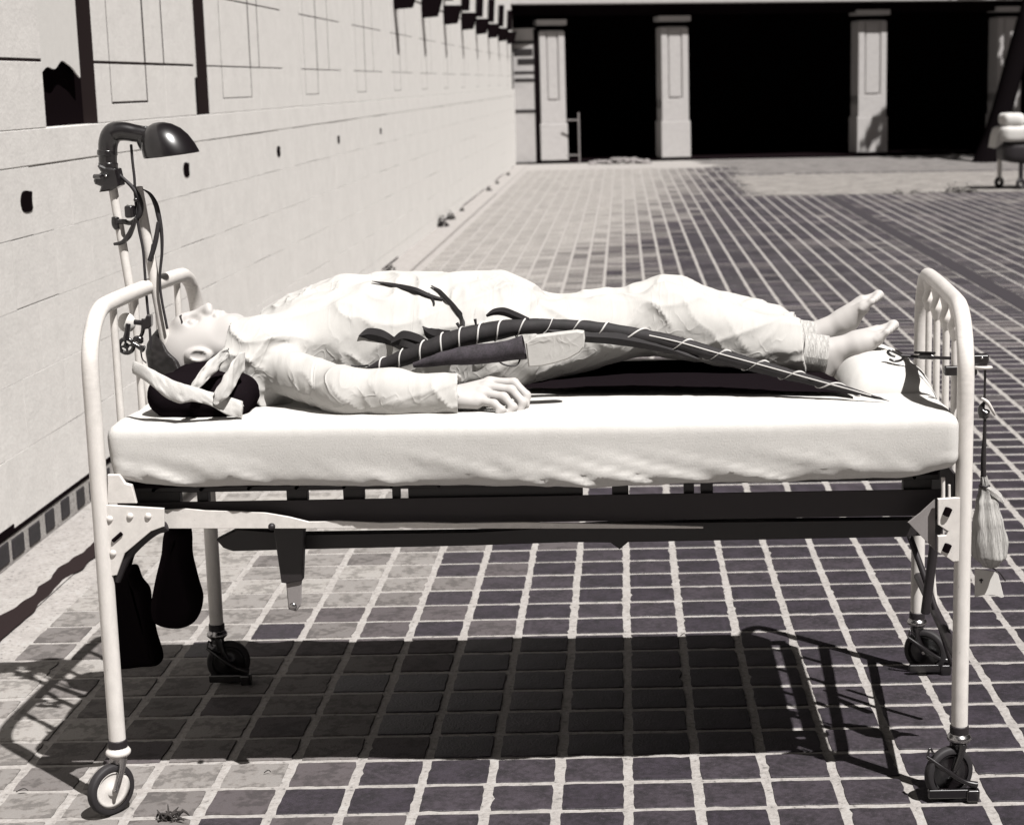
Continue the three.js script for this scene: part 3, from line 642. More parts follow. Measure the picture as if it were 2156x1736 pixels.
  part('clip', [rod(P(1985, 1005, -3.775), P(1985, 1052, -3.775), 0.0045, 8), rod(P(1998, 1020, -3.775), P(1998, 1046, -3.775), 0.003, 8)], M.white, t);
  // the crank bar under the bed, its bracket and the bright link below
  part('crank_bar', [extrude([[455, 1136], [470, 1153], [490, 1160], [640, 1156], [1000, 1148], [1200, 1141], [1285, 1142], [1304, 1156], [1322, 1141], [1900, 1130], [1985, 1124], [1985, 1092], [1320, 1100], [1000, 1119], [640, 1124], [500, 1113]].map(([u, v]) => { const p = P(u, v, -3.92); return [p.x, p.y]; }), 0.03, -3.92, 0.002)], M.black, t);
  const cz = -3.86, cp = (u, v) => { const p = P(u, v, cz); return [p.x, p.y]; };
  const br = part('crank_bracket', extrude([cp(575, 1108), cp(640, 1108), cp(636, 1222), cp(604, 1228), cp(592, 1226)], 0.03, cz, 0.002), M.black, t);
  part('crank_link', extrude([cp(600, 1222), cp(634, 1219), cp(632, 1276), cp(622, 1288), cp(606, 1284)], 0.008, cz - 0.006, 0.002), M.grey, br);
  { const p = P(616, 1277, cz); const g = new THREE.SphereGeometry(0.009, 12, 8); g.scale(1, 1, 0.6); g.translate(p.x, p.y, cz - 0.004); part('bolt', plain(g), M.chrome, br); }
  { const p = P(572, 1108, -3.79); part('bolt', ball(p, 0.008), M.iron, t); }
  // braces between the feet at the foot end
  part('brace', tube([P(1915, 1128, -4.3), P(1955, 1240, -4.25), P(2005, 1400, -4.2)], 0.008, 12, 8), M.iron, t);
  part('brace', tube([P(1965, 1130, -4.3), P(1963, 1205, -4.3), P(1968, 1270, -4.3)], 0.007, 12, 8), M.white, t);
  part('brace', tube([V(footX(-4.2), 0.57, -4.2), V(footX(-4.2) - 0.03, 0.3, -4.2)], 0.012, 6, 8), M.iron, t);
}
{ // mattress under a tucked sheet
  const x0 = -1.135, x1 = 0.715, w = x1 - x0, y0 = 0.743, y1 = 0.882, z0 = -4.625, z1 = -3.757;
  const g = soft(w, y1 - y0, z1 - z0, 0.027, 190, 14, 50, (v) => {
    const k = (v.x + w / 2) / w, front = sstep(0.2, 0.43, v.z), low = sstep(0.02, -0.065, v.y), top = sstep(0.02, 0.06, v.y);
    v.z += front * (lerp(-0.026, 0.018, sstep(0.02, 0.6, k)) + 0.003 * fbm(v.x * 5, v.y * 5, 2));
    v.z += front * low * (0.018 * Math.pow(Math.max(0, 1 - 3 * Math.abs(noise(v.x * 4 + v.y * 16, v.y * 3, 7))), 2) * (0.5 + noise(v.x * 3, 2, 8)) - 0.004 + 0.004 * noise(v.x * 40 + v.y * 60, v.y * 9, 3));
    v.y += low * (0.007 * fbm(v.x * 6, 1.5, 3) - 0.008 * Math.sin(k * 3.1) + 0.018 * sstep(0.93, 1, k) + 0.01 * sstep(0.1, 0, k));
    v.y += top * (0.004 * fbm(v.x * 3, v.z * 5, 4) + 0.003 * fbm(v.x * 11, v.z * 14, 9) - 0.008 * Math.exp(-((v.z) ** 2) / 0.03));
    v.x += sstep(0.05, 0, k) * 0.012 * noise(v.y * 9, v.z * 7) ;
  });
  g.translate((x0 + x1) / 2, (y0 + y1) / 2, (z0 + z1) / 2);
  const t = thing('mattress', 'thick mattress under a tucked white sheet on the hospital bed', 'mattress', [-0.2, 0.744, -4.2]);
  part('sheet', g, M.sheet, t);
  part('ticking', box(x0 + 0.03, x1 - 0.03, 0.7435, 0.75, z0 + 0.03, z1 - 0.05, 0.003), M.blackCloth, t);
}

// ------------------------------------------------------------------ pillow, towel and the patient
{
  const t = thing('pillow', 'black flattened pillow under the patient\'s head at the headboard end', 'pillow', [-0.97, 0.9, -4.12]);
  const g = soft(0.23, 0.1, 0.5, 0.048, 26, 8, 40, (v) => { v.y += 0.02 * fbm(v.x * 9, v.z * 7, 3) - 0.012 * Math.exp(-(v.x * v.x + (v.z + 0.1) ** 2) / 0.02); v.x += 0.02 * noise(v.z * 6, 2, 1); });
  g.translate(-0.955, 0.918, -4.11);
  part('pillow_case', g, M.blackCloth, t);
}
{ // a white towel thrown over the pillow, its folds hanging towards the front
  const t = thing('towel', 'white crumpled towel draped over the black pillow in front of the patient\'s head', 'towel', [-0.98, 0.95, -3.9]);
  const strip = (pts, ws, th = 0.009) => { // a folded band of cloth: points with half-widths, standing upright
    const c = new THREE.CatmullRomCurve3(pts, false, 'centripetal'), n = 44, m = 8, pos = [], idx = [], uv = [];
    for (let i = 0; i <= n; i++) {
      const q = i / n, p = c.getPoint(q), f = q * (ws.length - 1), k = Math.min(ws.length - 2, Math.floor(f)), w = lerp(ws[k], ws[k + 1], f - k);
      for (let j = 0; j < 2 * m; j++) {
        const a = j / (2 * m) * Math.PI * 2, s = Math.sin(a), co = Math.cos(a);
        const wob = 0.0045 * noise(p.x * 45, s * 3 + i * 0.12, p.z * 20) + 0.002 * noise(p.x * 120, s * 6, 4);
        pos.push(p.x + wob, p.y + s * w, p.z + co * (th + w * 0.22) + 0.3 * s * w * -1 + wob); uv.push(q, s);
      }
    }
    const M2 = 2 * m;
    for (let i = 0; i < n; i++) for (let j = 0; j < M2; j++) { const a = i * M2 + j, b = i * M2 + (j + 1) % M2; idx.push(a, a + M2, b, b, a + M2, b + M2); }
    for (const e of [0, n]) { const c0 = pos.length / 3; const p = c.getPoint(e / n); pos.push(p.x, p.y, p.z); uv.push(0, 0); for (let j = 0; j < M2; j++) { const a = e * M2 + j, b = e * M2 + (j + 1) % M2; idx.push(c0, e ? b : a, e ? a : b); } }
    const g = new THREE.BufferGeometry(); g.setAttribute('position', new THREE.Float32BufferAttribute(pos, 3)); g.setAttribute('uv', new THREE.Float32BufferAttribute(uv, 2)); g.setIndex(idx); g.computeVertexNormals();
    return plain(g);
  };
  const z = -3.81;
  part('fold', [
    strip([P(280, 772, z - 0.05), P(318, 793, z), P(345, 812, z), P(378, 827, z + 0.012), P(405, 829, z + 0.012), P(440, 838, z), P(475, 852, z - 0.02), P(510, 862, z - 0.03)], [0.014, 0.017, 0.022, 0.022, 0.016, 0.014, 0.02, 0.018], 0.003),
    strip([P(398, 830, z), P(414, 806, z - 0.01), P(436, 782, z - 0.03), P(462, 758, z - 0.06), P(480, 742, z - 0.1)], [0.010, 0.017, 0.02, 0.018, 0.01], 0.003),
    strip([P(452, 838, z), P(470, 818, z - 0.005), P(486, 796, z - 0.02), P(500, 775, z - 0.05), P(515, 760, z - 0.09)], [0.016, 0.026, 0.032, 0.03, 0.02], 0.003),
  ], M.sheet, t);
}
let surf = null;
{
  const t = thing('person', 'patient lying face up on the bed in white shirt and trousers, feet bare', 'person', [-0.25, 0.9, -4.25]);
  // joints
  const shN = [-0.88, 0.998, -4.09], shF = [-0.86, 1.0, -4.49], elN = [-0.63, 0.95, -3.912], wrN = [-0.4, 0.937, -3.9];
  const hipN = [-0.28, 1.0, -4.23], hipF = [-0.28, 1.0, -4.42], knN = [0.115, 1.045, -4.29], knF = [0.1, 1.05, -4.47], anN = [0.465, 0.962, -4.26], anF = [0.45, 0.975, -4.42];
  const torso = [
    cap(-0.74, 1.02, -4.2, -0.3, 1.01, -4.215, 0.105, 0.112), cap(-0.74, 1.02, -4.4, -0.3, 1.01, -4.385, 0.105, 0.112), cap(-0.68, 1.04, -4.3, -0.32, 1.045, -4.3, 0.112, 0.112),
    cap(...shN, -0.74, 1.02, -4.22, 0.058, 0.075), cap(...shF, -0.74, 1.02, -4.4, 0.058, 0.075),
  ];
  const arms = [cap(...shN, ...elN, 0.052, 0.041), cap(...elN, -0.53, 0.946, -3.905, 0.043, 0.044), cap(-0.53, 0.946, -3.905, ...wrN, 0.044, 0.031), cap(...shF, -0.6, 0.955, -4.56, 0.05, 0.04), cap(-0.6, 0.955, -4.56, -0.36, 0.945, -4.55, 0.04, 0.03)];
  const legs = [
    cap(...hipN, ...knN, 0.088, 0.058), cap(...hipF, ...knF, 0.088, 0.058),
    cap(...knN, 0.25, 1.005, -4.28, 0.056, 0.058), cap(0.25, 1.005, -4.28, ...anN, 0.058, 0.036), cap(...knF, 0.24, 1.012, -4.455, 0.056, 0.058), cap(0.24, 1.012, -4.455, ...anF, 0.058, 0.036),
  ];
  const foot = (a, tip, up) => { // heel, instep, ball and five toes
    const dx = tip[0] - a[0], out = [cap(a[0] + 0.012, a[1] - 0.03, a[2], a[0] + 0.03, a[1] - 0.022, a[2], 0.034, 0.03), cap(...a, lerp(a[0], tip[0], 0.55), lerp(a[1], tip[1], 0.5) - 0.004, a[2] + 0.004, 0.036, 0.029)];
    out.push(cap(lerp(a[0], tip[0], 0.5), lerp(a[1], tip[1], 0.48), a[2] - 0.012, tip[0] - 0.045, tip[1] - 0.012, tip[2] - 0.024, 0.026, 0.019), cap(lerp(a[0], tip[0], 0.5), lerp(a[1], tip[1], 0.48) - 0.006, a[2] + 0.012, tip[0] - 0.05, tip[1] - 0.02, tip[2] + 0.02, 0.024, 0.017));
    return out;
  };
  const toes = (tip) => { const out = []; for (let k = 0; k < 5; k++) { const z = tip[2] - 0.034 + k * 0.0165, l = [0.0, -0.004, -0.010, -0.017, -0.026][k], r = [0.0125, 0.0092, 0.0088, 0.0083, 0.0078][k]; out.push(cap(tip[0] - 0.055, tip[1] - 0.014 - k * 0.002, z, tip[0] - 0.008 + l, tip[1] + 0.001 + l * 0.3, z - 0.002, r * 1.05, r * 0.95), ell(tip[0] + l - 0.004, tip[1] + 0.004 + l * 0.3, z - 0.002, r * 1.15, r * 1.1, r * 1.05)); } return out; };
  const tipN = [0.656, 1.022, -4.262], tipF = [0.64, 1.078, -4.41];
  // head, lying face up, the crown towards the headboard
  const H = V(-1.04, 0.99, -4.265);
  const hx = (a) => H.x + a, hy = (a) => H.y + a, hz = (a) => H.z + a;
  const skull = join([
    ell(hx(-0.012), hy(-0.004), H.z, 0.1, 0.095, 0.075), ell(hx(0.045), hy(0.03), H.z, 0.075, 0.062, 0.06),
    cap(hx(0.088), hy(0.062), hz(0.018), hx(0.088), hy(0.062), hz(-0.018), 0.026, 0.026), cap(hx(0.07), hy(0.02), hz(0.045), hx(0.092), hy(0.058), hz(0.02), 0.024, 0.022), cap(hx(0.07), hy(0.02), hz(-0.045), hx(0.092), hy(0.058), hz(-0.02), 0.024, 0.022),
    cap(hx(-0.028), hy(0.082), hz(0.03), hx(-0.028), hy(0.082), hz(-0.03), 0.013, 0.013),
  ], 0.03);
  const nose = join([cap(hx(-0.012), hy(0.092), H.z, hx(0.03), hy(0.112), H.z, 0.008, 0.0115), ell(hx(0.034), hy(0.102), hz(0.011), 0.009, 0.009, 0.008), ell(hx(0.034), hy(0.102), hz(-0.011), 0.009, 0.009, 0.008)], 0.012);
  const lips = join([cap(hx(0.052), hy(0.093), hz(0.018), hx(0.052), hy(0.0975), H.z, 0.0055, 0.0075), cap(hx(0.052), hy(0.093), hz(-0.018), hx(0.052), hy(0.0975), H.z, 0.0055, 0.0075), cap(hx(0.064), hy(0.092), hz(0.014), hx(0.064), hy(0.096), H.z, 0.0055, 0.0075), cap(hx(0.064), hy(0.092), hz(-0.014), hx(0.064), hy(0.096), H.z, 0.0055, 0.0075)], 0.005);
  const sock = [ell(hx(-0.004), hy(0.092), hz(0.032), 0.017, 0.016, 0.021), ell(hx(-0.004), hy(0.092), hz(-0.032), 0.017, 0.016, 0.021)];
  const eyes = [ell(hx(-0.003), hy(0.076), hz(0.031), 0.0125, 0.0125, 0.0135), ell(hx(-0.003), hy(0.076), hz(-0.031), 0.0125, 0.0125, 0.0135)];
  const ear = (s) => { const e = ell(hx(0.018), hy(0.005), hz(s * 0.077), 0.032, 0.02, 0.011), hole = ell(hx(0.02), hy(0.008), hz(s * 0.088), 0.021, 0.012, 0.008); return (x, y, z) => Math.max(e(x, y, z), -hole(x, y, z)); };
  const earN = ear(1), earF = ear(-1);
  const headField = (x, y, z) => {
    let d = skull(x, y, z);
    for (const s of sock) { const k = 0.012, q = -s(x, y, z); const hgt = Math.max(k - Math.abs(d - q), 0) / k; d = Math.max(d, q) + hgt * hgt * k * 0.25; }
    for (const e of eyes) d = smin(d, e(x, y, z), 0.004);
    d = smin(d, nose(x, y, z), 0.014); d = smin(d, lips(x, y, z), 0.006);
    d = smin(d, earN(x, y, z), 0.008); d = smin(d, earF(x, y, z), 0.008);
    return d;
  };
  const shirt = (x, y, z) => smin(shirtTrunk(x, y, z), sleeveL(x, y, z), 0.02);
  surf = (x, y, z) => shirt(x, y + 0.025, z);
  const neck = cap(-0.8, 1.005, -4.3, -0.95, 0.985, -4.275, 0.06, 0.053);
  // the near hand: palm down on the sheet, fingers long and bent over the edge of the mattress
  const up = (u, v, z) => { const p = P(u, v, z); return [p.x, p.y + 0.025, p.z]; };
  const kn = [up(1030, 803, -3.945), up(1022, 814, -3.92), up(1012, 827, -3.898), up(1003, 841, -3.88)];
  const mid = [up(1082, 806, -3.94), up(1076, 821, -3.91), up(1060, 836, -3.885), up(1040, 850, -3.866)];
  const tip1 = [up(1108, 832, -3.925), up(1100, 847, -3.9), up(1080, 857, -3.876), up(1056, 863, -3.86)];
  const tip2 = [up(1107, 852, -3.915), up(1094, 864, -3.893), up(1072, 868, -3.87), up(1049, 869, -3.856)];
  const fingers = [];
  kn.forEach((k, i) => { const r = [0.0108, 0.0112, 0.0108, 0.0096][i]; fingers.push(join([cap(...k, ...mid[i], r * 1.08, r), cap(...mid[i], ...tip1[i], r, r * 0.9), cap(...tip1[i], ...tip2[i], r * 0.9, r * 0.78)], 0.006)); });
  const thumb = join([cap(-0.385, 0.937, -3.93, -0.345, 0.938, -3.97, 0.016, 0.013), cap(-0.345, 0.938, -3.97, -0.31, 0.932, -3.985, 0.013, 0.0115), cap(-0.31, 0.932, -3.985, -0.285, 0.925, -3.985, 0.0115, 0.009)], 0.008);
  const palm = join([...kn.map((k, i) => cap(wrN[0], wrN[1] - 0.002, wrN[2] + (1.5 - i) * -0.009, k[0], k[1] - 0.006, k[2], 0.021, 0.0155)), cap(-0.47, 0.942, -3.902, ...wrN, 0.037, 0.029)], 0.012);
  const hand = (x, y, z) => { let d = palm(x, y, z); for (const f of fingers) d = smin(d, f(x, y, z), 0.0065); return smin(d, thumb(x, y, z), 0.01); };
  const bodyAll = join([...torso, ...arms.slice(0, 3), ...arms.slice(3), ...legs, neck], 0.045);
  const footN = join([...foot(anN, tipN), legs[3]], 0.02), footF = join([...foot(anF, tipF), legs[5]], 0.02), toeN = toes(tipN), toeF = toes(tipF);
  const skinBody = (x, y, z) => { let d = bodyAll(x, y, z); if (x > 0.38) { d = smin(d, footN(x, y, z), 0.02); d = smin(d, footF(x, y, z), 0.02); } return d; };
  const feet = (f, ts) => (x, y, z) => { let d = f(x, y, z); for (const q of ts) d = smin(d, q(x, y, z), 0.005); return d; };
  const cut = (f, test) => (x, y, z) => Math.max(f(x, y, z), test(x, y, z));
  const geos = [
    net(cut(skinBody, (x) => Math.max(x - 0.452, -0.93 - x)), [-0.96, 0.85, -4.66], [0.48, 1.2, -3.82], 0.011),
    net(cut(feet(footN, toeN), (x) => 0.44 - x), [0.42, 0.87, -4.33], [0.69, 1.08, -4.19], 0.0042),
    net(cut(feet(footF, toeF), (x) => 0.43 - x), [0.41, 0.88, -4.49], [0.67, 1.13, -4.34], 0.0042),
    net((x, y, z) => smin(headField(x, y, z), neck(x, y, z), 0.025), [-1.175, 0.865, -4.37], [-0.87, 1.13, -4.16], 0.0042),
    net(hand, [-0.475, 0.875, -4.02], [-0.205, 0.99, -3.82], 0.003),
  ];
  part('body', geos, M.skin, t);
  // shirt: short sleeves, open neck, rumpled
  const folds = (x, y, z, s) => s * (0.6 * noise(x * 10 + z * 8, y * 7, z * 12) + 0.75 * Math.pow(Math.max(0, 1 - 2.4 * Math.abs(noise(x * 11 + z * 5, y * 12 + x * 7, z * 6 + 3))), 2) * (0.4 + 0.6 * noise(x * 4, y * 5, z * 4 + 9)) + 0.5 * Math.pow(Math.max(0, 1 - 3 * Math.abs(noise(x * 5 - y * 9, y * 8, z * 9 + 17))), 2) * 0.5);
  const sleeve0 = cap(-0.88, 0.998, -4.1, -0.79, 0.98, -4.02, 0.07, 0.068), sleeveN = (x, y, z) => Math.max(sleeve0(x, y, z), (x + 0.812) * 0.744 - (y - 0.985) * 0.149 + (z + 4.043) * 0.651 + 0.006 * noise(y * 40, z * 30, 2)), sleeveLow = join([cap(-0.83, 0.99, -4.06, ...elN, 0.056, 0.049), cap(...elN, -0.53, 0.946, -3.905, 0.049, 0.05), cap(-0.53, 0.946, -3.905, -0.36, 0.937, -3.9, 0.05, 0.042)], 0.03), cuffHole = cap(-0.43, 0.941, -3.902, -0.34, 0.936, -3.899, 0.03, 0.045), sleeveL = (x, y, z) => Math.max(sleeveLow(x, y, z) - 0.001 - folds(x * 1.3 + 3, y * 1.3, z * 1.3, 0.008 + 0.008 * sstep(-0.5, -0.42, x)), x + 0.374 + 0.006 * noise(y * 30, z * 30, 4), -cuffHole(x, y, z)), armHole = cap(-0.86, 0.994, -4.075, -0.70, 0.966, -3.955, 0.05, 0.07), sleeveF = cap(-0.86, 1.0, -4.49, -0.76, 0.985, -4.53, 0.066, 0.06);
  const shirtCore = join([...torso, sleeveN, sleeveF, cap(-0.84, 1.0, -4.2, -0.84, 1.0, -4.4, 0.07, 0.07)], 0.05);
  const shirtTrunk = (x, y, z) => Math.max(shirtCore(x, y, z) - 0.012 - folds(x, y, z, 0.022), x + 0.2 + 0.03 * noise(z * 9, 2, 5), -(x + 0.945) - 0.03 * Math.cos((z + 4.3) * 15), 0.897 - y);
  part('shirt', net(shirt, [-0.99, 0.885, -4.66], [-0.15, 1.22, -3.82], 0.0065, 1), M.pyjama, t);
  // trousers, loose about the shins
  const trCore = join([cap(-0.36, 1.012, -4.21, ...hipN, 0.113, 0.1), cap(-0.36, 1.012, -4.39, ...hipF, 0.113, 0.1), cap(-0.36, 1.045, -4.3, -0.2, 1.02, -4.3, 0.112, 0.07), ...legs.slice(0, 2), cap(...knN, ...anN, 0.07, 0.052), cap(...knF, ...anF, 0.07, 0.052)], 0.05);
  const trousers = (x, y, z) => Math.max(trCore(x, y, z) - 0.008 - folds(x + 5, y, z, 0.018 + 0.01 * sstep(0.2, 0.4, x)), x - 0.425 - 0.012 * noise(z * 20, y * 12, 1), -(x + 0.36), 0.897 - y);
  part('trousers', net(trousers, [-0.39, 0.885, -4.6], [0.47, 1.2, -4.05], 0.007, 1), M.pyjama, t);
  // hair on the crown and the back of the head
  const hairField = (x, y, z) => { const d = ell(hx(-0.016), hy(-0.012), H.z, 0.112, 0.105, 0.085)(x, y, z) - 0.004 * noise(x * 60, y * 60, z * 25); return Math.max(d, (x - hx(-0.042)) * 0.8 + (y - hy(0.0)) * 0.62 - 0.01 * noise(z * 40, y * 30, 2), hy(-0.1) - y, headField(x, y, z) - 0.014); };
  part('hair', net(hairField, [-1.185, 0.865, -4.38], [-0.97, 1.12, -4.15], 0.0042), M.hair, t);
  const brows = [];
  for (const s of [-1, 1]) brows.push(tube([V(hx(-0.024), hy(0.094), hz(s * 0.013)), V(hx(-0.03), hy(0.095), hz(s * 0.032)), V(hx(-0.022), hy(0.084), hz(s * 0.05))], [0.0025, 0.0035, 0.0018], 10, 6));
  part('eyebrows', brows, M.hair, t);
  // a bandage cuff round each ankle with its buckle
  for (const [a, b] of [[anN, tipN], [anF, tipF]]) {
    const c = V(a[0] - 0.012, a[1], a[2]);
    const band = new THREE.CylinderGeometry(0.05, 0.052, 0.06, 24, 6, true);
    const p = band.attributes.position; for (let i = 0; i < p.count; i++) { const k = 1 + 0.05 * noise(p.getX(i) * 60, p.getY(i) * 60, p.getZ(i) * 60); p.setX(i, p.getX(i) * k); p.setZ(i, p.getZ(i) * k); }
    band.rotateZ(Math.PI / 2 - 0.16); band.translate(c.x, c.y, c.z); band.computeVertexNormals();
    const bm = M.pyjama.clone(); bm.side = THREE.DoubleSide;
    const cuff = part('ankle_bandage', plain(band), bm, t);
    if (a === anN) part('safety_pin', [box(c.x - 0.045, c.x - 0.041, c.y + 0.005, c.y + 0.022, c.z + 0.047, c.z + 0.052, 0.001), box(c.x - 0.034, c.x - 0.03, c.y + 0.005, c.y + 0.022, c.z + 0.047, c.z + 0.052, 0.001)], M.iron, cuff);
  }
  t.position.y -= 0.025;   // the body settles into the mattress
}
{ // the cushion the feet rest on
  const t = thing('cushion', 'white cushion under the sheet corner, propping the patient\'s feet by the footboard', 'cushion', [0.58, 0.9, -4.15]);
  const g = soft(0.23, 0.11, 0.4, 0.052, 24, 10, 30, (v) => { v.y -= 0.05 * sstep(-0.02, 0.15, v.x) + 0.03 * sstep(0.0, 0.25, v.z) + 0.012 * fbm(v.x * 10, v.z * 8, 3); v.y -= 0.03 * sstep(-0.03, -0.15, v.x); });
  g.translate(0.615, 0.892, -4.235);
  part('cushion_cover', g, M.sheet, t);
}
// ------------------------------------------------------------------ the bound bundle along the near leg
function blade(pts, ws, th = 0.003, ax = V(0, 1, 0)) { // a leaf: a thin, slightly folded blade along points
  const c = new THREE.CatmullRomCurve3(pts, false, 'centripetal'), n = 26, pos = [], idx = [], uv = [];
  for (let i = 0; i <= n; i++) {
    const q = i / n, p = c.getPoint(q), tn = c.getTangent(q), f = q * (ws.length - 1), k = Math.min(ws.length - 2, Math.floor(f)), w = lerp(ws[k], ws[k + 1], f - k);
    const s = ax.clone().addScaledVector(tn, -ax.dot(tn)).normalize(), nn = s.clone().cross(tn).normalize();
    const ring = [s.clone().multiplyScalar(w), nn.clone().multiplyScalar(th + w * 0.18), s.clone().multiplyScalar(-w), nn.clone().multiplyScalar(-th)];
    ring.forEach((o, j) => { pos.push(p.x + o.x, p.y + o.y, p.z + o.z); uv.push(q, j / 4); });
    if (i < n) for (let j = 0; j < 4; j++) { const a = i * 4 + j, b = i * 4 + (j + 1) % 4; idx.push(a, a + 4, b, b, a + 4, b + 4); }
  }
  const g = new THREE.BufferGeometry(); g.setAttribute('position', new THREE.Float32BufferAttribute(pos, 3)); g.setAttribute('uv', new THREE.Float32BufferAttribute(uv, 2)); g.setIndex(idx); 
  const o = plain(g); o.computeVertexNormals(); return o;
}
{
  const t = thing('bound_bundle', 'long dark tapering bundle of leaves and bark wound with white cord, lying along the patient', 'bundle', [-0.05, 0.95, -4.0]);
  const line = [[769, 776, -4.02], [805, 769, -4.02], [860, 750, -4.01], [910, 733, -4.0], [955, 716, -4.0], [1000, 704, -4.0], [1050, 695, -4.0], [1105, 688, -3.995], [1170, 686, -4.02], [1240, 690, -4.03], [1302, 698, -4.04], [1419, 722, -4.04], [1512, 748, -4.03], [1605, 773, -4.01], [1694, 797, -3.98], [1790, 822, -3.935], [1872, 844, -3.895]].map((a) => P(...a));
  const rr = [0.001, 0.015, 0.02, 0.022, 0.023, 0.022, 0.022, 0.018, 0.016, 0.016, 0.0165, 0.017, 0.0165, 0.015, 0.012, 0.007, 0.001];
  const crv = new THREE.CatmullRomCurve3(line, false, 'centripetal');
  // radii follow the points, so resample by point
  const rAt = (s) => { const q = s * (rr.length - 1), i = Math.min(rr.length - 2, Math.floor(q)); return lerp(rr[i], rr[i + 1], q - i); };
  const stem = part('stem', tube(line, rr, 130, 14), M.bark, t);
  { const p = stem.geometry.attributes.position, n = stem.geometry.attributes.normal; for (let i = 0; i < p.count; i++) { const k = 0.0022 * noise(p.getX(i) * 12, p.getY(i) * 130, p.getZ(i) * 130); p.setXYZ(i, p.getX(i) + n.getX(i) * k, p.getY(i) + n.getY(i) * k, p.getZ(i) + n.getZ(i) * k); } }
  const helix = (off, turns, a0, s0, s1, r) => { const pts = []; const n = turns * 16; for (let i = 0; i <= n; i++) { const s = lerp(s0, s1, i / n), p = crv.getPoint(s), tn = crv.getTangent(s), u = V(0, 1, 0).addScaledVector(tn, -tn.y).normalize(), w = tn.clone().cross(u), a = a0 + i / 16 * Math.PI * 2, q = rAt(s) + off; pts.push(p.clone().addScaledVector(u, Math.sin(a) * q).addScaledVector(w, Math.cos(a) * q)); } return tube(pts, r, n * 2, 6); };
  part('cord', helix(0.0016, 17, -0.6, 0.05, 0.955, 0.0021), M.cord, t);
  { const pts = []; for (let i = 0; i <= 20; i++) { const s = lerp(0.66, 0.97, i / 20), p = crv.getPoint(s), q = rAt(s); pts.push(p.clone().add(V(0, q * 0.42, q * 0.95))); } part('cord', tube(pts, 0.0017, 60, 6), M.cord, t); }
  // the roll of grey bark in front
  const roll = [[870, 768, -3.96], [922, 757, -3.955], [968, 750, -3.95], [1020, 745, -3.95], [1065, 738, -3.95], [1104, 731, -3.95]].map((a) => P(...a));
  const rl = part('bark_roll', tube(roll, [0.006, 0.0145, 0.021, 0.0225, 0.0235, 0.0265], 40, 18, false), new THREE.MeshStandardMaterial({ color: M.barkGrey.color, map: M.barkGrey.map, roughness: 0.85, side: THREE.DoubleSide }), t);
  { const p = rl.geometry.attributes.position, n = rl.geometry.attributes.normal; for (let i = 0; i < p.count; i++) { const k = 0.003 * noise(p.getX(i) * 20, p.getY(i) * 70, p.getZ(i) * 70); p.setXYZ(i, p.getX(i) + n.getX(i) * k, p.getY(i) + n.getY(i) * k, p.getZ(i) + n.getZ(i) * k); } }
  { const a = roll[4].clone(), c = roll[5].clone(); part('roll_core', tube([a.clone().lerp(c, 0.2), a.clone().lerp(c, 0.8)], 0.019, 1, 14), M.inside, t); }
  const onShirt = (u, v, lift) => { for (let z = -3.95; z > -4.5; z -= 0.002) { const p = P(u, v, z); if (surf(p.x, p.y, p.z) < lift) return p; } return P(u, v, -4.1); };
  const LS = (list, ws, th) => part('leaf', blade(list.map(([u, v, z]) => z ? P(u, v, z) : onShirt(u, v, 0.006)), ws, th), M.bark, t);
  const L = (list, ws, th) => part('leaf', blade(list.map((a) => P(...a)), ws, th), M.bark, t);
  LS([[755, 707], [775, 703], [800, 707], [826, 718], [850, 728, -4.01], [880, 738, -4.0]], [0.001, 0.014, 0.016, 0.012, 0.014, 0.012], 0.004);
  L([[825, 722, -4.03], [850, 712, -4.02], [880, 718, -4.01], [905, 728, -4.0]], [0.006, 0.018, 0.016, 0.008], 0.005);
  L([[890, 687, -4.02], [902, 700, -4.015], [922, 708, -4.01], [948, 708, -4.0]], [0.0008, 0.013, 0.018, 0.014], 0.004);
  LS([[908, 601], [926, 614], [946, 636], [962, 655], [972, 672], [974, 690, -4.015], [974, 704, -4.0]], [0.0006, 0.006, 0.0085, 0.0085, 0.012, 0.0095, 0.008], 0.003);
  LS([[783, 592], [815, 598], [847, 606], [875, 612], [905, 624], [932, 630]], [0.0006, 0.0045, 0.0085, 0.008, 0.0065, 0.003], 0.003);
  LS([[902, 618], [912, 632], [914, 642]], [0.004, 0.003, 0.0006], 0.002);
  L([[1024, 665, -4.02], [1040, 657, -4.015], [1060, 656, -4.01], [1085, 665, -4.0], [1112, 676, -3.99]], [0.003, 0.0075, 0.010, 0.010, 0.008], 0.003);
  L([[1150, 694, -4.0], [1185, 703, -4.01], [1225, 707, -4.015], [1300, 712, -4.025], [1400, 732, -4.03], [1470, 755, -4.025]], [0.003, 0.010, 0.014, 0.016, 0.012, 0.002], 0.006);
  for (const a of [[[1000, 672, -4.0], [1002, 684, -4.0]], [[962, 680, -4.0], [972, 697, -4.0]]]) part('twig', tube(a.map((b) => P(...b)), [0.004, 0.0025], 2, 6), M.bark, t);
  part('twig', tube([P(740, 771, -4.03), P(752, 771, -4.03), P(775, 769, -4.02)], [0.004, 0.002, 0.0025], 8, 6), M.bark, t);
  part('thong', tube([P(1048, 758, -3.94), P(1058, 766, -3.93), P(1075, 770, -3.93), P(1088, 768, -3.935), P(1094, 758, -3.94), P(1096, 748, -3.945)], 0.0022, 24, 6), M.black, t);
}
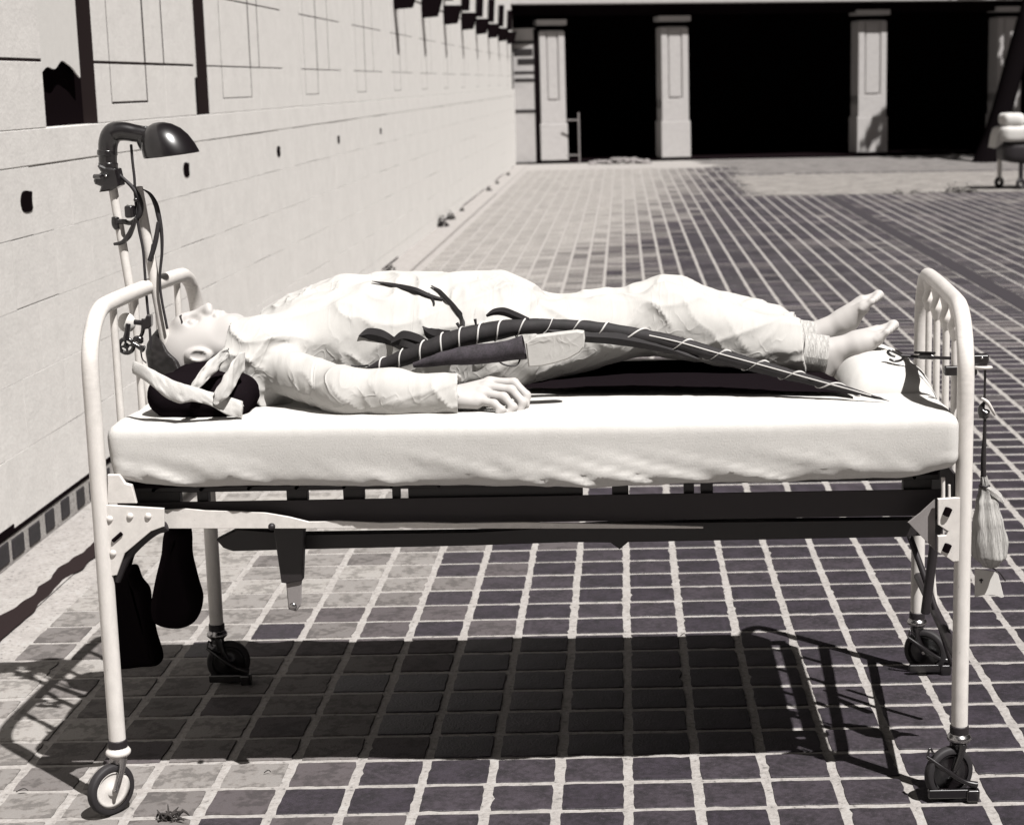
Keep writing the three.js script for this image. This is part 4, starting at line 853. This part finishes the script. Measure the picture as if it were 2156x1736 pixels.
{ // the white pad under the bundle
  const t = thing('cloth_pad', 'white folded cloth tucked under the middle of the dark bundle', 'cloth', [-0.13, 0.95, -4.03]);
  const z = -3.925, g = (u, v) => { const p = P(u, v, z); return [p.x, p.y]; };
  part('pad', extrude([g(1106, 722), g(1128, 708), g(1180, 701), g(1214, 697), g(1229, 699), g(1231, 714), g(1229, 731), g(1219, 743), g(1196, 756), g(1168, 765), g(1140, 771), g(1112, 773)].reverse(), 0.03, z, 0.003), M.pyjama, t);
}
{ // a pleated black band on the mattress beside the legs
  const t = thing('black_band', 'black pleated cloth lying on the mattress beside the patient\'s legs', 'cloth', [0.05, 0.9, -4.2]);
  const out = [], y = 0.8935;
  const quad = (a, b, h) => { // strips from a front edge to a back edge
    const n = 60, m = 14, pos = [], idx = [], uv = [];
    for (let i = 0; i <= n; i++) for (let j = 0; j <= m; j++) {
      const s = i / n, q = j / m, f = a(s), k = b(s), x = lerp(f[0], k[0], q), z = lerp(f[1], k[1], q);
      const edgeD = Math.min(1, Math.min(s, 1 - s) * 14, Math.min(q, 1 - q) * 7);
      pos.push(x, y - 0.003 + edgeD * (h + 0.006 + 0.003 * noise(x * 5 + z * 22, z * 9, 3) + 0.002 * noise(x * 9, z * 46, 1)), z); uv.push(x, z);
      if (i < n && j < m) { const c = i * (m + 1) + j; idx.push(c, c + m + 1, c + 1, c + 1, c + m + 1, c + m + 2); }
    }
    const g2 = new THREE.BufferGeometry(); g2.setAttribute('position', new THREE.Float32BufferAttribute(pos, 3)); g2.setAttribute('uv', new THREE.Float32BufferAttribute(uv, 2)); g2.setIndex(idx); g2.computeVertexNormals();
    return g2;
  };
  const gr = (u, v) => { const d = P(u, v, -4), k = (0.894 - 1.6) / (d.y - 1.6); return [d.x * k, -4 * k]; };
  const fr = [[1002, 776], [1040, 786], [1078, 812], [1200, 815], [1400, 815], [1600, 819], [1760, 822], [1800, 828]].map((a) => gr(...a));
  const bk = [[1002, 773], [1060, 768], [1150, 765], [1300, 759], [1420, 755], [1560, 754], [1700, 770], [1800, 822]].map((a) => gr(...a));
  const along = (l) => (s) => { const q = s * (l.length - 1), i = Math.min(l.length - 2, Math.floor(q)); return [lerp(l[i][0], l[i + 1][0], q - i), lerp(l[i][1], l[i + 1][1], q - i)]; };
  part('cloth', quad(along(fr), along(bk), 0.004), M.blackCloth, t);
}
// ------------------------------------------------------------------ lamp and fittings at the headboard
{
  const z = -4.2, A = (u, v, dz = 0) => P(u, v, z + dz);
  const t = thing('bed_lamp', 'black enamelled reading lamp with a domed shade on a white pole above the headboard', 'lamp', [-1.14, 0.6, -4.2]);
  // shade: a bell leaning to the right, open underneath
  const c = A(361, 327), bell = [[0.0635, 0.0], [0.0638, 0.004], [0.061, 0.022], [0.054, 0.043], [0.043, 0.06], [0.028, 0.072], [0.012, 0.078], [0.0, 0.079]].map(([a, b]) => new THREE.Vector2(a, b));
  const inner = bell.slice().reverse().map((p) => new THREE.Vector2(Math.max(0, p.x - 0.0025), Math.max(0.0, p.y - 0.0025)));
  const sh = new THREE.LatheGeometry([...inner, ...bell], 48);
  { const p = sh.attributes.position; for (let i = 0; i < p.count; i++) p.setX(i, p.getX(i) - p.getY(i) * 0.22 + (p.getX(i) > 0 ? p.getX(i) * 0.02 : 0)); }
  sh.computeVertexNormals(); sh.rotateZ(0.1); sh.rotateX(0.02); sh.translate(c.x, c.y, c.z);
  part('shade', plain(sh), M.gloss, t);
  part('arm', [tube([A(228, 356), A(227, 322), A(229, 298), A(238, 281), A(256, 277), A(285, 281), A(318, 288)], [0.0205, 0.0215, 0.023, 0.0245, 0.0225, 0.0205, 0.021], 50, 16), tube([A(306, 268, 0), A(306, 296, 0), A(308, 312)], [0.012, 0.022, 0.016], 8, 12)], M.gloss, t);
  part('socket_collar', [tube([A(226, 318), A(226, 326)], 0.0235, 1, 16), tube([A(228, 344), A(228, 352)], 0.0225, 1, 16)], M.gloss, t);
  const g = (u, v) => { const p = P(u, v, z + 0.025); return [p.x, p.y]; };
  part('clamp', [extrude([g(204, 350), g(209, 347), g(222, 352), g(244, 356), g(249, 376), g(252, 391), g(232, 402), g(208, 405), g(212, 393), g(199, 388), g(196, 380), g(204, 370), g(212, 363)], 0.05, z + 0.025, 0.004), rod(A(200, 372, 0.03), A(214, 372, 0.05), 0.006, 10)], M.gloss, t);
  { const p = A(223, 371, 0.027); part('clamp_screw', ball(p, 0.0035), M.chrome, t); }
  part('pole', rod(A(238, 398), V(headX(z) + 0.02, 0.6, z), 0.0105, 14), M.white, t);
  part('pole_stay', rod(A(290, 395, -0.02), V(headX(z) + 0.065, 0.75, z - 0.02), 0.0125, 12), M.white, t);
  // cables
  part('cable', tube([A(276, 305), A(279, 340), A(283, 375), A(284, 398), A(287, 440), A(292, 480), A(301, 525), A(305, 575), A(309, 630), A(315, 690), A(318, 735)], 0.0033, 90, 8), M.rubber, t);
  part('cable', tube([A(245, 362), A(262, 378), A(280, 396), A(293, 418), A(296, 440), A(290, 458), A(276, 468), A(262, 466)], [0.003, 0.004, 0.005, 0.0065, 0.0075, 0.0065, 0.0042, 0.004], 60, 8), M.rubber, t);
  part('cable', tube([A(300, 398), A(315, 408), A(327, 428), A(334, 455), A(340, 490), A(341, 530), A(337, 575), A(337, 605), A(342, 640), A(349, 676), A(352, 692)], [0.001, 0.004, 0.0062, 0.0062, 0.0045, 0.0036, 0.0033, 0.0033, 0.0033, 0.0033, 0.0033], 90, 8), M.rubber, t);
  part('cable_end', tube([A(333, 468, 0.01), A(329, 500, 0.01), A(322, 528, 0.01), A(315, 549, 0.01)], [0.004, 0.006, 0.006, 0.0055], 20, 10), M.rubber, t);
  // the switch and hook hung on the pole
  const hk = part('hook', tube([A(286, 460, 0.015), A(278, 482, 0.015), A(270, 498, 0.015), A(256, 511, 0.015), A(240, 514, 0.015)], [0.004, 0.006, 0.007, 0.005, 0.0035], 24, 10), M.gloss, t);
  part('hook_ring', tube([A(262, 468, 0.012), A(274, 470, 0.012), A(288, 463, 0.012)], 0.005, 10, 8), M.gloss, hk);
  part('switch', [box(A(238, 0).x, A(256, 0).x, A(240, 458).y, A(240, 432).y, z, z + 0.03, 0.005), tube([A(243, 458, 0.012), A(243, 474, 0.012), A(247, 482, 0.012)], [0.009, 0.0085, 0.006], 8, 10), rod(A(248, 466, 0.012), A(266, 467, 0.012), 0.006, 8)], M.gloss, t);
  part('switch_key', [rod(A(268, 432, 0.01), A(273, 450, 0.01), 0.0025, 6), ball(A(286, 421, 0.01), 0.0055)], M.gloss, t);
}
{ // a pulley and screw clamp on the headboard
  const z = -4.05, A = (u, v, dz = 0) => P(u, v, z + dz);
  const t = thing('head_pulley', 'small black spoked pulley and screw clamp hanging at the headboard by the patient\'s hair', 'pulley', [-1.12, 0.95, -4.05]);
  const c = A(266, 728), r = 0.0205, spokes = [];
  const rim = new THREE.TorusGeometry(r - 0.004, 0.0048, 10, 28); rim.translate(c.x, c.y, c.z);
  const wheel = part('pulley_wheel', plain(rim), M.gloss, t);
  for (let k = 0; k < 4; k++) { const a = 0.15 + k * Math.PI / 2 ; spokes.push(rod(c, c.clone().add(V(Math.cos(a) * r * 0.85, Math.sin(a) * r * 0.85, 0)), 0.0029, 6)); }
  spokes.push(ball(c, 0.0072, 1, 1, 0.7));
  part('spokes', spokes, M.gloss, wheel);
  part('pulley_strap', tube([A(265, 715, 0.008), A(268, 698, 0.006), A(270, 682, 0.004)], [0.008, 0.0065, 0.006], 8, 8), M.gloss, t);
  part('screw_clamp', [tube([A(303, 672), A(300, 700), A(294, 712)], [0.006, 0.0045, 0.004], 10, 8), extrude([[300, 674], [306, 672], [311, 662], [320, 664], [321, 684], [316, 691], [306, 692], [301, 700]].map(([u, v]) => { const p = A(u, v); return [p.x, p.y]; }), 0.02, z + 0.01, 0.002), rod(A(283, 678), A(300, 680), 0.006, 8)], M.gloss, t);
  part('wing_screw', [ball(A(291, 713, 0.004), 0.0125, 1, 0.6, 0.7), ball(A(295, 717, 0.004), 0.008), tube([A(280, 722, 0.006), A(294, 731, 0.006), A(303, 735, 0.006)], [0.0045, 0.006, 0.0085], 10, 8)], M.gloss, t);
  part('cloth_wad', ball(A(267, 679, -0.02), 0.019, 1.1, 1.2, 0.8, 18), M.whiteShade, t);
  part('tail_cord', tube([A(296, 738), A(300, 756), A(308, 764)], 0.0018, 8, 5), M.black, t);
}
{ // traction cord, pulley and weight at the foot
  const z = -4.12, A = (u, v, dz = 0) => P(u, v, z + dz);
  const t = thing('traction_pulley', 'dark traction rod and pulley clamped across the footboard spindles with a cord hanging down', 'pulley', [0.76, 0.95, -4.12]);
  part('rod', [rod(A(1896, 748), A(1930, 751), 0.0035, 8), rod(A(1930, 751), A(2080, 757, 0.16), 0.0038, 8), rod(A(1925, 742, 0), A(1968, 743, 0.03), 0.003, 8)], M.iron, t);
  part('turnbuckle', tube([A(1934, 750, 0.006), A(1938, 750, 0.008), A(1962, 751, 0.03), A(1966, 751, 0.03)], [0.004, 0.0068, 0.0068, 0.004], 12, 10), M.gloss, t);
  part('hook', [tube([A(1900, 750), A(1885, 742), A(1874, 738), A(1868, 740), A(1872, 746), A(1884, 750)], 0.0034, 20, 7), tube([A(1872, 756), A(1882, 760), A(1896, 758), A(1904, 750)], 0.003, 14, 7)], M.gloss, t);
  const pz = 0.2, c = P(2062, 757, z + pz);
  part('pulley_block', [box(P(2044, 746, z + pz).x, P(2081, 746, z + pz).x, P(2060, 768, z + pz).y, P(2060, 745, z + pz).y, z + pz - 0.014, z + pz + 0.012, 0.006), box(P(1990, 775, z + pz).x, P(2060, 775, z + pz).x, P(2050, 792, z + pz).y, P(2050, 772, z + pz).y, z + pz - 0.03, z + pz - 0.01, 0.004)], M.gloss, t);
  const w = new THREE.TorusGeometry(0.013, 0.004, 8, 24); w.rotateX(Math.PI / 2 - 0.1); w.scale(1.25, 1, 1); w.translate(c.x + 0.006, P(2062, 772, z + pz).y, c.z + 0.012);
  part('pulley_wheel', plain(w), M.white, t);
  { const p = P(2067, 753, z + pz + 0.013); part('rivet', ball(p, 0.0035), M.chrome, t); }
  part('cord', tube([P(2073, 770, z + pz), P(2073, 800, z + pz), P(2072, 850, z + pz)], 0.0028, 6, 6), M.black, t);
  const kz = z + pz;
  part('hook_strap', [tube([P(2072, 846, kz), P(2066, 860, kz), P(2072, 872, kz), P(2074, 880, kz)], [0.003, 0.009, 0.015, 0.007], 20, 10)], M.gloss, t);
  part('cord', tube([P(2073, 880, kz), P(2072, 920, kz), P(2070, 960, kz), P(2070, 1002, kz)], [0.0035, 0.0045, 0.006, 0.0065], 20, 8), M.black, t);
  part('tape', tube([P(2066, 838, kz + 0.005), P(2078, 846, kz + 0.01), P(2090, 866, kz + 0.008), P(2094, 874, kz)], [0.003, 0.0045, 0.004, 0.002], 14, 6), M.white, t);
}
{
  const z = -3.95;
  const t = thing('weight_bag', 'pale cloth weight bag, tied at the neck, hanging outside the foot end of the bed', 'bag', [0.8, 0.55, -3.95]);
  const prof = [[1000, 0.006], [1018, 0.008], [1032, 0.013], [1060, 0.022], [1100, 0.031], [1140, 0.036], [1170, 0.034], [1190, 0.018], [1197, 0.001]];
  const top = P(2072, 1000, z), pts = prof.map(([v, r]) => [P(2082, v, z), r]);
  const n = 48, m = 40, pos = [], idx = [], uv = [];
  const crv = new THREE.CatmullRomCurve3(pts.map((a) => a[0]));
  for (let i = 0; i <= n; i++) {
    const q = i / n * (pts.length - 1), k = Math.min(pts.length - 2, Math.floor(q)), r = lerp(pts[k][1], pts[k + 1][1], sstep(0, 1, q - k)), y = lerp(pts[k][0].y, pts[k + 1][0].y, q - k);
    for (let j = 0; j <= m; j++) { const a = j / m * Math.PI * 2, pl = 1 + (0.2 * (1 - i / n) + 0.04) * Math.sin(a * 6 + 2.2 * noise(Math.cos(a) * 2, i * 0.06, Math.sin(a) * 2)) + 0.22 * noise(Math.cos(a) * 1.7 + 4, i * 0.09, Math.sin(a) * 1.7) + 0.12 * Math.abs(Math.cos(a + 0.5)) * i / n; pos.push(lerp(P(2070, 1000, z).x, P(2086, 1150, z).x, Math.min(1, i / n * 1.2)) + Math.cos(a) * r * pl * 1.05, y, z + Math.sin(a) * r * pl * 0.85); uv.push(a, y); if (i < n && j < m) { const c = i * (m + 1) + j; idx.push(c, c + 1, c + m + 1, c + 1, c + m + 2, c + m + 1); } }
  }
  const g = new THREE.BufferGeometry(); g.setAttribute('position', new THREE.Float32BufferAttribute(pos, 3)); g.setAttribute('uv', new THREE.Float32BufferAttribute(uv, 2)); g.setIndex(idx);
  part('sack', smoothNormals(plain(g)), M.pyjama, t);
  part('tie', new THREE.TorusGeometry(0.0105, 0.003, 8, 20).rotateX(Math.PI / 2).translate(P(2072, 1022, z).x, P(2072, 1022, z).y, z), M.black, t);
  part('flap', blade([P(2076, 1026, z + 0.01), P(2092, 1036, z + 0.012), P(2104, 1046, z + 0.01), P(2112, 1058, z)], [0.004, 0.009, 0.008, 0.003], 0.002), M.sheet, t);
}
{
  const z = -3.98, g = (u, v) => { const p = P(u, v, z); return [p.x, p.y]; };
  const t = thing('paper_tag', 'square white paper tag hanging by a wire below the weight bag', 'tag', [0.8, 0.5, -3.98]);
  part('paper', extrude([g(2052, 1196), g(2100, 1204), g(2113, 1256), g(2108, 1258), g(2092, 1252), g(2070, 1252), g(2052, 1256)], 0.004, z, 0.0006), M.whiteShade, t);
  part('wire', tube([P(2080, 1190, z), P(2104, 1205, z), P(2116, 1222, z)], 0.0018, 8, 5), M.black, t);
  { const p = P(2066, 1221, z + 0.002); part('ink_mark', [box(p.x - 0.005, p.x + 0.004, p.y - 0.002, p.y + 0.002, z, z + 0.0012, 0.0004), box(p.x - 0.002, p.x + 0.001, p.y - 0.007, p.y + 0.004, z + 0.0001, z + 0.0014, 0.0004)], M.iron, t); }
}
// dark bags hung under the head end
{
  const sack = (name, label, z, outline, depth) => {
    const t = thing(name, label, 'bag', [P(outline[0][0], outline[0][1], z).x, 0.6, z], 'dark bags hung under the bed');
    const o = smoothOutline(outline.map(([u, v]) => { const p = P(u, v, z); return [p.x, p.y]; }), 90);
    const s = new THREE.Shape(o.map((p) => new THREE.Vector2(...p)));
    const e = new THREE.ExtrudeGeometry(s, { depth: 0.01, bevelEnabled: true, bevelThickness: depth / 2, bevelSize: depth * 0.3, bevelOffset: -depth * 0.3, bevelSegments: 8 });
    e.translate(0, 0, z - 0.005);
    part('bag_body', boxUV(e), M.blackCloth, t);
    return t;
  };
  sack('rubber_bag', 'bulging pear-shaped black bag hanging under the head end of the bed', -4.3, [[354, 1108], [396, 1108], [404, 1170], [416, 1220], [426, 1262], [412, 1305], [384, 1318], [352, 1316], [330, 1306], [321, 1280], [328, 1225], [342, 1165]], 0.09);
  const t2 = sack('canvas_bag', 'tall black canvas bag reaching towards the floor behind the near head leg', -4.5, [[262, 1196], [285, 1190], [298, 1218], [314, 1240], [318, 1275], [328, 1330], [340, 1392], [300, 1400], [236, 1398], [234, 1300], [238, 1236]], 0.07);
  part('strap', tube([P(268, 1200, -4.5), P(280, 1160, -4.5), P(300, 1125, -4.52)], 0.008, 10, 8), M.blackCloth, t2);
}
// ------------------------------------------------------------------ litter on the tiles
{
  const at = (u, v) => { const d = P(u, v, -4), k = 1.6 / (1.6 - d.y); return V(d.x * k, 0, -4 * k); };
  const leafy = (u, v, s, label) => {
    const p = at(u, v), t = thing('dry_leaf', label, 'leaf', [p.x, 0, p.z]);
    part('blade', blade([V(p.x - s, 0.004, p.z + s * 0.2), V(p.x - s * 0.3, 0.008, p.z), V(p.x + s * 0.4, 0.01, p.z - s * 0.1), V(p.x + s, 0.005, p.z - s * 0.2)], [s * 0.06, s * 0.32, s * 0.28, s * 0.04], 0.001, V(0, 0.25, 1).normalize()), M.leaf, t);
  };
  leafy(47, 1668, 0.013, 'single dark dry leaf on the tiles in the bottom left corner');
  leafy(563, 2019 / 1.24 + 0.5, 0.008, 'small dark leaf just in front of the bed shadow');
  leafy(1438, 1340, 0.008, 'small dark fragment at the back edge of the bed shadow');
  leafy(1548, 1262, 0.008, 'small dark fragment on the tiles under the middle of the bed');
  const p = at(356, 1722), t = thing('twig_litter', 'scrap of dark twigs and leaves on the tiles at the bottom edge', 'litter', [p.x, 0, p.z]);
  const out = [];
  for (let i = 0; i < 22; i++) { const a = R(0, 6.28), l = R(0.008, 0.03), ox = R(-0.028, 0.03), oz = R(-0.012, 0.02); out.push(tube([V(p.x + ox, 0.003, p.z + oz), V(p.x + ox + Math.cos(a) * l * 0.5, R(0.005, 0.02), p.z + oz + Math.sin(a) * l * 0.5), V(p.x + ox + Math.cos(a) * l, R(0.003, 0.025), p.z + oz + Math.sin(a) * l)], [0.002, R(0.002, 0.005), 0.001], 4, 5)); }
  part('twigs', out, M.leaf, t);
}

renderer.render(scene, camera);
